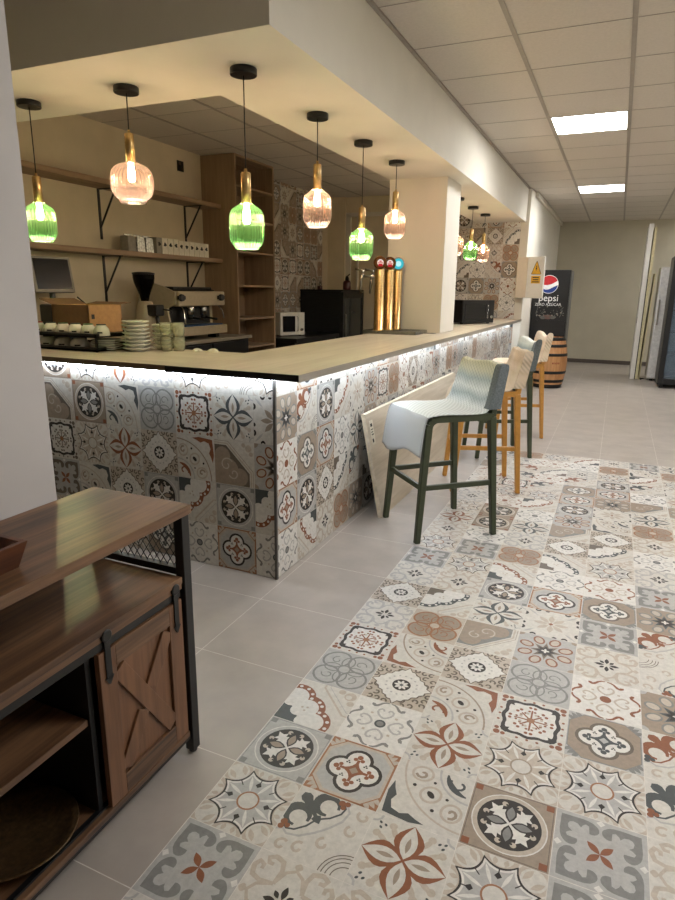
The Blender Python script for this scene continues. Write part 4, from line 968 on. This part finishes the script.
def bar_stool(cx, cy, ang, col, k, label, fo=.235, bo=.235, wf=.225, wb=.235, z_seat=.715):
    t = thing('bar_stool', label, 'bar stool', (cx, cy, 0), ang, 'bar stools along the bar')
    s = .019
    def leg(p0, p1, w0=.016, w1=.021):
        b = MB(); a, c = Vector(p0), Vector(p1)
        b.hexa([a + Vector(d) for d in ((-w0, -w0, 0), (w0, -w0, 0), (w0, w0, 0), (-w0, w0, 0))] + [c + Vector(d) for d in ((-w1, -w1, 0), (w1, -w1, 0), (w1, w1, 0), (-w1, w1, 0))], col); return b
    # front legs lean back a little and bend into the side rails
    FT, BT = fo - .045, bo - .055
    for sx in (-1, 1):
        b = leg((sx * wf, -fo, 0), (sx * (wf - .020), -FT, z_seat - .055))
        o = b.build('leg', t, .005)
        b = leg((sx * wb, bo, 0), (sx * (wb - .020), BT, z_seat - .01)); b.build('leg', t, .005)
        b = MB()
        pts = [(sx * (wf - .020), -FT, z_seat - .06)] + [(sx * (wf - .020), -FT + .05 - .05 * cos(w), z_seat - .06 + .05 * sin(w)) for w in (.4, .8, 1.2, 1.57)] + [(sx * (wb - .020), BT, z_seat - .010)]
        for p, q in zip(pts, pts[1:]):
            p, q = Vector(p), Vector(q); d = (q - p).normalized(); nn = Vector((0, -d.z, d.y)) * .0185; xx = Vector((.020, 0, 0))
            b.hexa([p - xx - nn, p + xx - nn, q + xx - nn, q - xx - nn, p - xx + nn, p + xx + nn, q + xx + nn, q - xx + nn], col)
        b.build('side_rail', t)
        # back post above the seat
        b = leg((sx * (wb - .020), BT, z_seat - .01), (sx * (wb - .048), BT + .062, z_seat + .262), .019, .012); b.build('back_post', t, .005)
    zf = .32
    def at(sx, sy, z):
        k = z / z_seat; return Vector((sx * (wf - .02 * k if sy < 0 else wb - .02 * k), (-fo + .045 * k) if sy < 0 else (bo - .055 * k), z))
    for a, c in ((at(-1, -1, zf), at(1, -1, zf)), (at(-1, -1, zf), at(-1, 1, zf)), (at(1, -1, zf), at(1, 1, zf))):
        d = (c - a).normalized(); n = d.cross(Vector((0, 0, 1))) * .010; u = Vector((0, 0, .015)); b = MB()
        b.hexa([a - n - u, a + n - u, c + n - u, c - n - u, a - n + u, a + n + u, c + n + u, c - n + u], col); b.build('footrest', t, .003)
    b = MB(); b.box((-wf + .04, -FT, z_seat - .025), (wf - .04, BT, z_seat - .002), col); b.build('seat', t, .004)
    b = MB(); b.hexa([(-wb + .04, BT - .008, z_seat + .02), (wb - .04, BT - .008, z_seat + .02), (wb - .04, BT + .012, z_seat + .02), (-wb + .04, BT + .012, z_seat + .02), (-wb + .04, BT + .045, z_seat + .25), (wb - .04, BT + .045, z_seat + .25), (wb - .04, BT + .062, z_seat + .25), (-wb + .04, BT + .062, z_seat + .25)], col); b.build('backrest', t, .004)
    # protective cloth over seat and back
    rr = random.Random(30 + k); ph = [rr.uniform(0, 6.28) for _ in range(8)]
    e = .010; drop = (.22, .10, .13, .12)[k]
    path = [(-FT - .075, z_seat - drop), (-FT - .060, z_seat - drop * .5), (-FT - .040, z_seat - .02), (-FT - .008, z_seat + e), (-FT + .10, z_seat + e + .006), (0, z_seat + e), (BT - .07, z_seat + e), (BT - .035, z_seat + e + .02), (BT - .016, z_seat + .07), (BT + .010, z_seat + .17), (BT + .032, z_seat + .27), (BT + .056, z_seat + .288), (BT + .082, z_seat + .27), (BT + .062, z_seat + .16), (BT + .036, z_seat + .03)]
    def samp(v):
        x = v * (len(path) - 1); i = min(int(x), len(path) - 2); f = x - i
        p0, p1, p2, p3 = path[max(i - 1, 0)], path[i], path[i + 1], path[min(i + 2, len(path) - 1)]
        return tuple(.5 * (2 * p1[a] + (p2[a] - p0[a]) * f + (2 * p0[a] - 5 * p1[a] + 4 * p2[a] - p3[a]) * f * f + (3 * p1[a] - p0[a] - 3 * p2[a] + p3[a]) * f ** 3) for a in (0, 1))
    wd = max(wf, wb) + .004
    def fn(u, v):
        y, z = samp(v); x = (u * 2 - 1) * wd
        top = max(0, (v - .60) / .40) if v > .60 else 0
        if v < .22: x *= 1.0 + .05 * (1 - v / .22); y += .012 * sin(5 * u + ph[0]) * (1 - v / .22); z += (.05 * (u - .5) + .012 * sin(9 * u + ph[1])) * (1 - v / .22) ** 2
        z += .004 * sin(7 * u + ph[2]) * sin(9 * v + ph[3])
        bk = max(0, 1 - abs(v - .78) / .16)
        z -= bk * (.026 * sin(pi * u) + .012 * sin(6.3 * u + ph[4])); y += .010 * bk * sin(pi * u) + .004 * sin(12 * u + 8 * v + ph[5])
        if .5 < v: x *= 1.0 - .105 * max(0, (z - z_seat - .02) / .27)
        return (x, y, z)
    body = COV[k]
    def mm(u, v):
        if v < .20: return M_film if k in (0, 2) else body
        if k == 0 and u > .90 and v > .5: return M_band
        if k == 2 and u > .82 and v > .5: return M_band
        return body
    b = MB(); b.grid(fn, 26, 56, mm)
    side = M_band if k in (0, 2) else body
    for u in (0, 1):                                   # hems that close the sides of the back
        F_ = [Vector(fn(u, .50 + .28 * q / 8)) for q in range(9)]; B_ = [Vector(fn(u, 1 - .215 * q / 8)) for q in range(9)]
        for q in range(8): b.poly([F_[q], B_[q], B_[q + 1], F_[q + 1]], side)
    o = b.build('cloth_cover', t, solid=.004)
    o['label'] = ['white and grey woven protective cloth', 'cream protective cloth', 'grey green protective cloth', 'pale cream protective cloth'][k]
    return t
def ang_of(fx, fy): return math.atan2(fy, fx) + pi / 2
bar_stool(.517, 1.057, ang_of(-.355, -.335), M_olive, 0, 'dark olive bar stool with white and grey woven cover, nearest to the viewer', .245, .245, .217, .228)
bar_stool(.580, 2.010, ang_of(-.42, -.17), M_ochre, 1, 'ochre yellow bar stool with cream cover, right behind the nearest olive stool', .23, .23, .195, .205)
bar_stool(.520, 3.025, ang_of(-.42, -.22), M_olive, 2, 'dark olive bar stool with grey green cover, third along the bar', .23, .23, .21, .215)
bar_stool(.545, 3.87, ang_of(-.42, -.17), M_ochre, 3, 'ochre yellow bar stool with pale cream cover, farthest along the bar near the barrel', .225, .225, .20, .205)

# ------------------------------------------------------------------ electrical box on the end of the cross wall
M_yel = mat('warning_yellow', (.86, .66, .12), .5); M_ebox = mat('white_enamel', (.86, .85, .82), .35, var=.015); M_ebeige = mat('beige_enamel_box', (.82, .77, .70), .4, var=.015)
t = thing('electrical_box', 'white wall box with yellow warning signs on the wall end past the bar', 'electrical box', (0, 0, 0))
part('housing', t, M_ebeige, ((.045, WT - .16, 1.31), (.185, WT, 1.845)), bevel=.004, label='beige left side of the box'); part('door', t, M_ebox, ((.187, WT - .17, 1.305), (.405, WT - .03, 1.85)), bevel=.004)
yb = WT - .1706
b = MB(); b.poly([(.245, yb - .001, 1.625), (.365, yb - .001, 1.625), (.305, yb - .001, 1.79)], M_yel); b.poly([(.302, yb - .002, 1.735), (.312, yb - .002, 1.735), (.305, yb - .002, 1.70), (.314, yb - .002, 1.70), (.298, yb - .002, 1.645), (.303, yb - .002, 1.685), (.294, yb - .002, 1.685)], M_ink)
for p, q in (((.245, 1.625), (.305, 1.79)), ((.305, 1.79), (.365, 1.625)), ((.365, 1.625), (.245, 1.625))):
    v = Vector((q[0] - p[0], 0, q[1] - p[1])).normalized(); n = Vector((-v.z, 0, v.x)) * .006
    P, Q = Vector((p[0], yb - .0015, p[1])), Vector((q[0], yb - .0015, q[1])); b.poly([P, Q, Q + n, P + n], M_ink)
o = b.build('warning_triangle', t); o['label'] = 'yellow triangle with black lightning bolt'
b = MB(); b.poly([(.245, yb - .001, 1.50), (.365, yb - .001, 1.50), (.365, yb - .001, 1.60), (.245, yb - .001, 1.60)], M_yel)
for k, w in enumerate((.09, .075, .085)): b.poly([(.305 - w / 2, yb - .002, 1.515 + .028 * k), (.305 + w / 2, yb - .002, 1.515 + .028 * k), (.305 + w / 2, yb - .002, 1.528 + .028 * k), (.305 - w / 2, yb - .002, 1.528 + .028 * k)], M_ink)
o = b.build('warning_plate', t); o['label'] = 'yellow plate with three lines of black print'

# ------------------------------------------------------------------ black drinks fridge and barrel
M_fb = mat('fridge_black', (.06, .065, .075), .35, var=.1); M_fgrey = mat('fridge_grey_side', (.36, .37, .36), .4)
t = thing('drinks_fridge', 'black drinks fridge with round red white and blue emblem behind the barrel', 'refrigerator', (0, 0, 0))
FY = 7.80
part('body', t, M_fb, ((.145, FY + .012, .05), (.675, FY + .56, 1.715)), bevel=.006); part('door', t, M_fb, ((.145, FY - .04, .08), (.675, FY + .010, 1.715)), bevel=.006)
part('side_strip', t, M_fgrey, ((.676, FY + .03, .10), (.682, FY + .50, 1.70)))
for sx in (.22, .60): part('foot', t, M_blackp, ((sx, FY + .05, 0), (sx + .04, FY + .09, .05)))
yf = FY - .0412
M_er = mat('emblem_red', (.72, .13, .16), .45); M_ew = mat('emblem_white', (.90, .90, .90), .45); M_eb = mat('emblem_blue', (.07, .22, .52), .45)
ex, ez, er = .375, 1.505, .128
b = MB()
def em(P, m, e): b.poly([(ex + x * er, yf - e, ez + z * er) for x, z in P], m)
em(circ(0, 0, 1.06, 36), M_ew, .0004)
top = [(cos(w), sin(w)) for w in [radians(25) + radians(150) * k / 20 for k in range(21)]]
wave1 = [(-.95 + 1.85 * k / 12, .10 + .32 * (k / 12) ** 1.2 - .10 * sin(2 * pi * k / 12)) for k in range(13)]
em([(cos(w), sin(w)) for w in [radians(24) + radians(150) * k / 24 for k in range(25)]] + [(-.97 + 1.88 * k / 12, .05 + .10 * sin(pi * k / 12) + .36 * (k / 12) ** 2 - .30 * sin(pi * k / 12)) for k in range(1, 12)], M_er, .0008)
em([(cos(w), sin(w)) for w in [radians(190) + radians(165) * k / 24 for k in range(25)]] + [(.98 - 1.94 * k / 12, -.10 - .10 * (k / 12) - .42 * sin(pi * k / 12) + .10 * sin(2 * pi * k / 12)) for k in range(1, 12)], M_eb, .0008)
b.build('round_emblem', t)
RX = (pi / 2, 0, 0)
text_mesh('lettering', 'pepsi', .140, M_ew, t, (.385, yf - .0006, 1.300), RX)
text_mesh('lettering', 'ZERO AZÚCAR', .056, M_ew, t, (.385, yf - .0006, 1.205), RX)
# printed ice and splash at the bottom of the door picture
b = MB(); rr = random.Random(4)
for k in range(46):
    x, z = rr.uniform(.22, .62), 1.03 + rr.uniform(0, .10) * (1 if k < 26 else 1.6); s_ = rr.uniform(.004, .014); a = rr.uniform(0, 3)
    b.poly([(x + s_ * cos(a + w) * (1.6 if q % 2 else .7), yf - .0006 - k * 1e-5, z + s_ * sin(a + w)) for q, w in enumerate((0, 1.5, 3.1, 4.6))], rr.choice([M_fgrey, M_bez, M_boxg]))
for x, z, s_ in ((.40, 1.02, .07), (.47, 1.015, .05), (.33, 1.01, .05)): b.poly([(x + s_ * cos(w) * (1 + .2 * sin(3 * w)), yf - .0003, z + s_ * .5 * sin(w)) for w in [2 * pi * i / 16 for i in range(16)]], mat('ice_print', (.42, .33, .30), .5) if x == .40 else M_fgrey)
for st in ([(.24, 1.02), (.22, 1.08), (.24, 1.14), (.23, 1.20)], [(.57, 1.02), (.60, 1.09), (.58, 1.13), (.615, 1.17)]):
    for q in stroke(st, .008): b.poly([(x, yf - .0007, z) for x, z in q], M_fgrey)
o = b.build('door_picture', t); o['label'] = 'printed picture of ice and splash'
part('picture_sill', t, M_black, ((.19, yf - .004, .86), (.67, yf, .97)))

# barrel
m, nt, bs = new_mat('barrel_staves')
v = coords(nt, (1, 1, 1)); sx = nt.nodes.new('ShaderNodeSeparateXYZ'); nt.links.new(v, sx.inputs[0])
at = nt.nodes.new('ShaderNodeMath'); at.operation = 'ARCTAN2'; nt.links.new(sx.outputs['Y'], at.inputs[0]); nt.links.new(sx.outputs['X'], at.inputs[1])
mu = nt.nodes.new('ShaderNodeMath'); mu.operation = 'MULTIPLY'; mu.inputs[1].default_value = 24 / (2 * pi); nt.links.new(at.outputs[0], mu.inputs[0])
fl = nt.nodes.new('ShaderNodeMath'); fl.operation = 'FLOOR'; nt.links.new(mu.outputs[0], fl.inputs[0])
wn = nt.nodes.new('ShaderNodeTexWhiteNoise'); wn.noise_dimensions = '1D'; nt.links.new(fl.outputs[0], wn.inputs['W'])
f2 = noise(nt, coords(nt, (30, 30, 3)), 1, 4)
ad = nt.nodes.new('ShaderNodeMath'); ad.operation = 'MULTIPLY_ADD'; nt.links.new(wn.outputs['Value'], ad.inputs[0]); ad.inputs[1].default_value = .5; nt.links.new(f2, ad.inputs[2])
nt.links.new(ramp(nt, ad.outputs[0], [(.3, (.56, .37, .21)), (1.0, (.80, .60, .40))]), bs.inputs['Base Color']); bs.inputs['Roughness'].default_value = .45
t = thing('wine_barrel', 'wooden wine barrel with black hoops standing in front of the black fridge', 'barrel', (.50, 7.42, 0))
def br(z): return .268 - .060 * ((z - .37) / .37) ** 2
b = MB(); b.lathe([(br(.74 * k / 24), .74 * k / 24) for k in range(25)], m, n=48, capt=False, capb=True); b.build('staves', t)
b = MB(); b.lathe([(.205, .70), (.19, .705), (0.001, .705)], m, n=40, capb=False, capt=False); b.build('head', t)
M_hoop = mat('hoop_iron', (.06, .055, .055), .5, .3)
for z, h in ((0.0, .055), (.085, .042), (.215, .042), (.475, .042), (.605, .042), (.70, .05)):
    b = MB(); b.lathe([(br(z) + .0005, z), (br(z) + .004, z + .002), (br(z + h) + .004, z + h - .002), (br(z + h) + .0005, z + h)], M_hoop, n=48, capb=False, capt=False); b.build('hoop', t)
b = MB(); M_stamp = mat('red_stamp', (.48, .13, .08), .6)
for k, w in enumerate((.018, .010, .016, .012, .018)):
    a = -1.25 + .085 * k; R = br(.38) + .0012; b.poly([(R * cos(a), R * sin(a), .365), (R * cos(a + w * 3), R * sin(a + w * 3), .365), (R * cos(a + w * 3), R * sin(a + w * 3), .39), (R * cos(a), R * sin(a), .39)], M_stamp)
o = b.build('stamp', t); o['label'] = 'faded red stamp on the staves'

# ------------------------------------------------------------------ right side at the back
M_wp = mat('white_panel', (.84, .83, .80), .45, var=.015); M_yp = mat('cream_panel', (.78, .74, .58), .5)
t = thing('door_leaf', 'tall white door leaf standing open edge-on by the back wall', 'door', (1.70, 8.93, 0))
part('leaf', t, M_wp, ((-.022, 0, .006), (.045, .80, 2.45)), bevel=.003)
for z in (2.15, .92): part('hinge', t, M_steel, ((-.026, .01, z), (-.022, .04, z + .10)))
part('rebate', t, M_yp, ((.060, .02, .01), (.10, .78, 2.40)), label='cream inner frame'); part('seal', t, M_black, ((.045, .02, .01), (.060, .70, 1.62)), label='dark gap line, shade built as a black strip')  # seal is the black gap line, its shade built as a solid strip
t = thing('cream_board', 'lower cream board standing beside the tall white door leaf', 'board', (1.83, 9.0, 0))
b = MB(); b.hexa([(-.02, 0, 0), (.0, 0, 0), (.0, .6, 0), (-.02, .6, 0), (.02, 0, 1.7), (.04, 0, 1.7), (.04, .6, 1.7), (.02, .6, 1.7)], M_yp); b.build('board', t)
t = thing('white_refrigerator', 'white upright refrigerator body between the door leaf and the black glass fridge', 'refrigerator', (1.925, 8.92, 0))
part('body', t, M_wp, ((0, 0, .03), (.60, .62, 1.80)), bevel=.01); part('door', t, mat('white_fridge_door', (.80, .80, .79), .35), ((.004, -.05, .05), (.596, -.003, 1.79)), bevel=.01)
part('handle', t, M_bez, ((.03, -.08, .9), (.05, -.05, 1.3)), bevel=.004)
for sx in (.05, .5): part('foot', t, M_blackp, ((sx, .05, 0), (sx + .05, .10, .03)))
t = thing('glass_door_fridge', 'black framed glass door fridge at the right edge of the photo', 'refrigerator', (2.04, 8.08, 0))
part('cabinet', t, M_fb, ((0, .03, .06), (.04, .64, 1.92)), ((.62, .03, .06), (.66, .64, 1.92)), ((.04, .60, .06), (.62, .64, 1.92)), ((.04, .03, .06), (.62, .60, .20)), ((.04, .03, 1.80), (.62, .60, 1.92)), bevel=.004)
part('liner', t, mat('pale_liner', (.72, .76, .79), .5), ((.042, .59, .20), (.618, .598, 1.80)))
d = part('door_frame', t, M_fb, ((0, -.02, .06), (.075, .025, 1.92)), ((.585, -.02, .06), (.66, .025, 1.92)), ((.075, -.02, .06), (.585, .025, .15)), ((.075, -.02, 1.82), (.585, .025, 1.92)), bevel=.004)
part('door_glass', d, clear('door_pane', (.86, .90, .93), .12, .22, (.62, .68, .74)), ((.075, 0, .15), (.585, .006, 1.82)))  # milky pane colour stands in for light inside the fridge
for z in (.50, .82, 1.14, 1.46): part('shelf', t, M_steel, ((.045, .06, z), (.615, .58, z + .012)))
for sx in (.04, .56): part('foot', t, M_blackp, ((sx, .08, 0), (sx + .05, .14, .06)))
b = MB(); rr = random.Random(2); P = [(1.84 + .025 * sin(k * 1.9) + .01 * k * .3, 8.86 + .03 * cos(k * 2.3), .012 + .03 * abs(sin(k * 1.1))) for k in range(12)]
b.tube(P, .006, M_blackp, 6); o = b.build('power_cord'); tag(o, 'tangled black power cord on the floor beside the white door leaf', 'cord')

# ------------------------------------------------------------------ rustic sideboard
t = thing('sideboard', 'rustic wood and black metal sideboard with barn door against the partition wall', 'sideboard', (0, 0, 0))
CY0, CY1, CX0, CX1 = -2.50, -1.092, -.006, .352
b = MB(); b.box((CX0, CY0, .768), (CX1, CY1, .795), M_rust); b.build('top', t, .002)
part('shelf', t, M_rust, ((CX0 + .006, CY0 + .01, .572), (CX1 - .008, CY1 - .045, .592)), bevel=.0015, label='open upper shelf board')
part('shelf_fascia', t, M_rust, ((CX1 - .030, CY0 + .01, .555), (CX1 - .012, CY1 - .045, .572)))
part('bottom_board', t, M_rust, ((CX0 + .006, CY0 + .01, .068), (CX1 - .010, CY1 - .045, .086)), bevel=.0015)
part('back_panel', t, M_rustz, ((CX0 + .006, CY0 + .02, .086), (CX0 + .014, CY1 - .045, .572)))
part('side_panel', t, M_rustz, ((CX0 + .014, CY1 - .062, .086), (CX1 - .034, CY1 - .046, .572)))
part('divider', t, M_black, ((CX0 + .014, -1.478, .086), (CX1 - .034, -1.463, .572)))
part('inner_shelf', t, M_rust, ((CX0 + .014, CY0 + .02, .340), (CX1 - .040, -1.479, .358)), bevel=.0015)
for y in (CY1 - .040, CY0 + .006):
    for x in (CX0 + .002, CX1 - .034):
        part('leg', t, M_black, ((x, y, .010), (x + .030, y + .032, .768)), bevel=.002)
        b = MB(); b.lathe([(.012, 0), (.013, .003), (.010, .010)], M_blackp, n=14); b.build('levelling_foot', t, loc=(x + .015, y + .016, 0))
    part('frame_bar', t, M_black, ((CX0 + .032, y, .592), (CX1 - .034, y + .022, .612)))
    part('frame_bar', t, M_black, ((CX0 + .032, y, .055), (CX1 - .034, y + .022, .068)))
b = MB(); ym = CY1 - .028; xa, xb_, za, zb_ = CX0 + .032, CX1 - .034, .612, .768; st = .024
def seg(p, q):
    v = Vector((q[0] - p[0], 0, q[1] - p[1])); 
    if v.length < .003: return
    b.tube([(p[0], ym, p[1]), (q[0], ym, q[1])], .0013, M_black, 5)
H_ = zb_ - za; k = -1.0
sl = 1.45
x = xa - H_ / sl
while x < xb_:
    for sg in (1, -1):
        # line z = za + sl*(X-x) or mirrored
        p0 = (max(x, xa), za + sl * (max(x, xa) - x)); x1 = min(x + H_ / sl, xb_); p1 = (x1, za + sl * (x1 - x))
        if sg < 0: p0, p1 = (xa + xb_ - p0[0], p0[1]), (xa + xb_ - p1[0], p1[1])
        seg(p0, p1)
    x += st
o = b.build('wire_mesh', t); o['label'] = 'black diamond wire mesh side'
part('bottom_track', t, M_black, ((CX1 - .040, CY0 + .02, .086), (CX1 - .026, CY1 - .07, .092)))
part('sliding_rail', t, M_black, ((CX1 - .020, CY0 + .02, .532), (CX1 - .014, CY1 - .05, .560)), bevel=.001)
part('front_bar', t, M_black, ((CX1 - .034, CY0 + .03, .056), (CX1 - .012, CY1 - .042, .068)))
b = MB(); dx = CX1 - .020; ya, yb2, z0, z1 = -1.455, -1.142, .088, .527
b.box((dx - .006, ya, z0), (dx, yb2, z1), M_rustz); d = b.build('barn_door', t); d['label'] = 'sliding barn door with X brace'
dz = dx + .009
part('stile', d, M_rustz, ((dx, ya, z0), (dz, ya + .055, z1)), bevel=.0015); part('stile', d, M_rustz, ((dx, yb2 - .055, z0), (dz, yb2, z1)), bevel=.0015)
part('rail', d, M_rust, ((dx, ya + .055, z1 - .058), (dz, yb2 - .055, z1)), bevel=.0015); part('rail', d, M_rust, ((dx, ya + .055, z0), (dz, yb2 - .055, z0 + .058)), bevel=.0015)
def brace(p, q, e):
    P, Q = Vector((0, *p)), Vector((0, *q)); v = (Q - P).normalized(); n = Vector((0, -v.z, v.y)) * .0225; b = MB()
    A = Vector((dx, 0, 0)); B = Vector((dz - e, 0, 0))
    b.hexa([A + P - n, B + P - n, B + Q - n, A + Q - n, A + P + n, B + P + n, B + Q + n, A + Q + n], M_rustz); b.build('brace', d, .0012)
iy0, iy1, iz0, iz1 = ya + .062, yb2 - .062, z0 + .072, z1 - .072
brace((iy0, iz1), (iy1, iz0), .0005); ym_, zm_ = (iy0 + iy1) / 2, (iz0 + iz1) / 2
v_ = Vector((iy1 - iy0, iz1 - iz0)); 
brace((iy0, iz0), (ym_ - v_.x * .085, zm_ - v_.y * .085), .0012); brace((ym_ + v_.x * .085, zm_ + v_.y * .085), (iy1, iz1), .0012)
for y in (ya + .027, yb2 - .027):
    b = MB(); b.box((dz + .0002, y - .009, z1 - .075), (dz + .004, y + .009, z1 + .045), M_black)
    b.hexa([(dz + .0002, y - .001, z1 - .092), (dz + .004, y - .001, z1 - .092), (dz + .004, y + .001, z1 - .092), (dz + .0002, y + .001, z1 - .092), (dz + .0002, y - .014, z1 - .072), (dz + .004, y - .014, z1 - .072), (dz + .004, y + .014, z1 - .072), (dz + .0002, y + .014, z1 - .072)], M_black)
    b.lathe([(.015, 0), (.016, .002), (.016, .008), (.013, .010)], M_black, (dx + .006, y, z1 + .040), n=20, M=Matrix.Rotation(pi / 2, 3, 'Y')); b.build('strap_hanger', d)
# things on and in the sideboard
M_redw = wood('reddish_wood', (.24, .12, .06), (.42, .24, .13), 1, .35, 7)
t = thing('wooden_tray', 'reddish wooden tray with raised sides on the sideboard top', 'tray', (.100, -1.768, .795))
b = MB(); b.box((-.07, -.19, 0), (.17, .19, .010), M_redw); b.build('base', t)
def flare(P0, P1): 
    b = MB(); b.hexa(P0 + P1, M_redw); b.build('side', t, .001)
hh = .058; o_ = .016
flare([(.158, -.19, 0), (.17, -.19, 0), (.17, .19, 0), (.158, .19, 0)], [(.158 + o_, -.19 - o_, hh), (.17 + o_, -.19 - o_, hh), (.17 + o_, .19 + o_, hh), (.158 + o_, .19 + o_, hh)])
flare([(-.07, -.19, 0), (-.058, -.19, 0), (-.058, .19, 0), (-.07, .19, 0)], [(-.07 - o_ * .5, -.19 - o_, hh), (-.058 - o_ * .5, -.19 - o_, hh), (-.058 - o_ * .5, .19 + o_, hh), (-.07 - o_ * .5, .19 + o_, hh)])
flare([(-.058, .178, 0), (.158, .178, 0), (.158, .19, 0), (-.058, .19, 0)], [(-.058 - o_ * .5, .178 + o_, hh), (.158 + o_, .178 + o_, hh), (.158 + o_, .19 + o_, hh), (-.058 - o_ * .5, .19 + o_, hh)])
flare([(-.058, -.19, 0), (.158, -.19, 0), (.158, -.178, 0), (-.058, -.178, 0)], [(-.058 - o_ * .5, -.19 - o_, hh), (.158 + o_, -.19 - o_, hh), (.158 + o_, -.178 - o_, hh), (-.058 - o_ * .5, -.178 - o_, hh)])
M_gold = mat('hammered_bronze', (.34, .26, .17), .38, .6, var=.2, scale=90, bmp=.3)
t = thing('charger_plate', 'large round bronze charger plate on the bottom board of the sideboard', 'plate', (.202, -1.620, .087))
b = MB(); b.lathe([(.070, 0), (.075, .002), (.118, .012), (.136, .026), (.1345, .029), (.116, .017), (.075, .007), (.001, .006)], M_gold, n=56, capt=False); b.build('dish', t)
b = MB(); b.lathe([(.1345, .0262), (.138, .0268), (.137, .0295), (.134, .0292)], M_gold, n=56, capb=False, capt=False); b.build('rim', t)

# ------------------------------------------------------------------ camera, world, colour
cam = bpy.data.cameras.new('camera'); co = bpy.data.objects.new('camera', cam); C.objects.link(co)
F, RXA, ROLL, RZA = 616.34, 1.317364, .013164, .414865
co.matrix_world = Matrix.Translation((1.37644, -2.41210, 1.37535)) @ Matrix.Rotation(RZA, 4, 'Z') @ Matrix.Rotation(RXA, 4, 'X') @ Matrix.Rotation(ROLL, 4, 'Z')
cam.sensor_fit = 'VERTICAL'; cam.sensor_height = 36; cam.lens = F / 900 * 36; cam.clip_start = .05
sc = bpy.context.scene; sc.camera = co
w = bpy.data.worlds.new('world'); sc.world = w; w.use_nodes = True
w.node_tree.nodes['Background'].inputs[0].default_value = (1, .97, .93, 1); w.node_tree.nodes['Background'].inputs[1].default_value = .06
sc.view_settings.view_transform = 'Standard'; sc.view_settings.look = 'None'; sc.view_settings.gamma = 1; sc.view_settings.exposure = 1.0
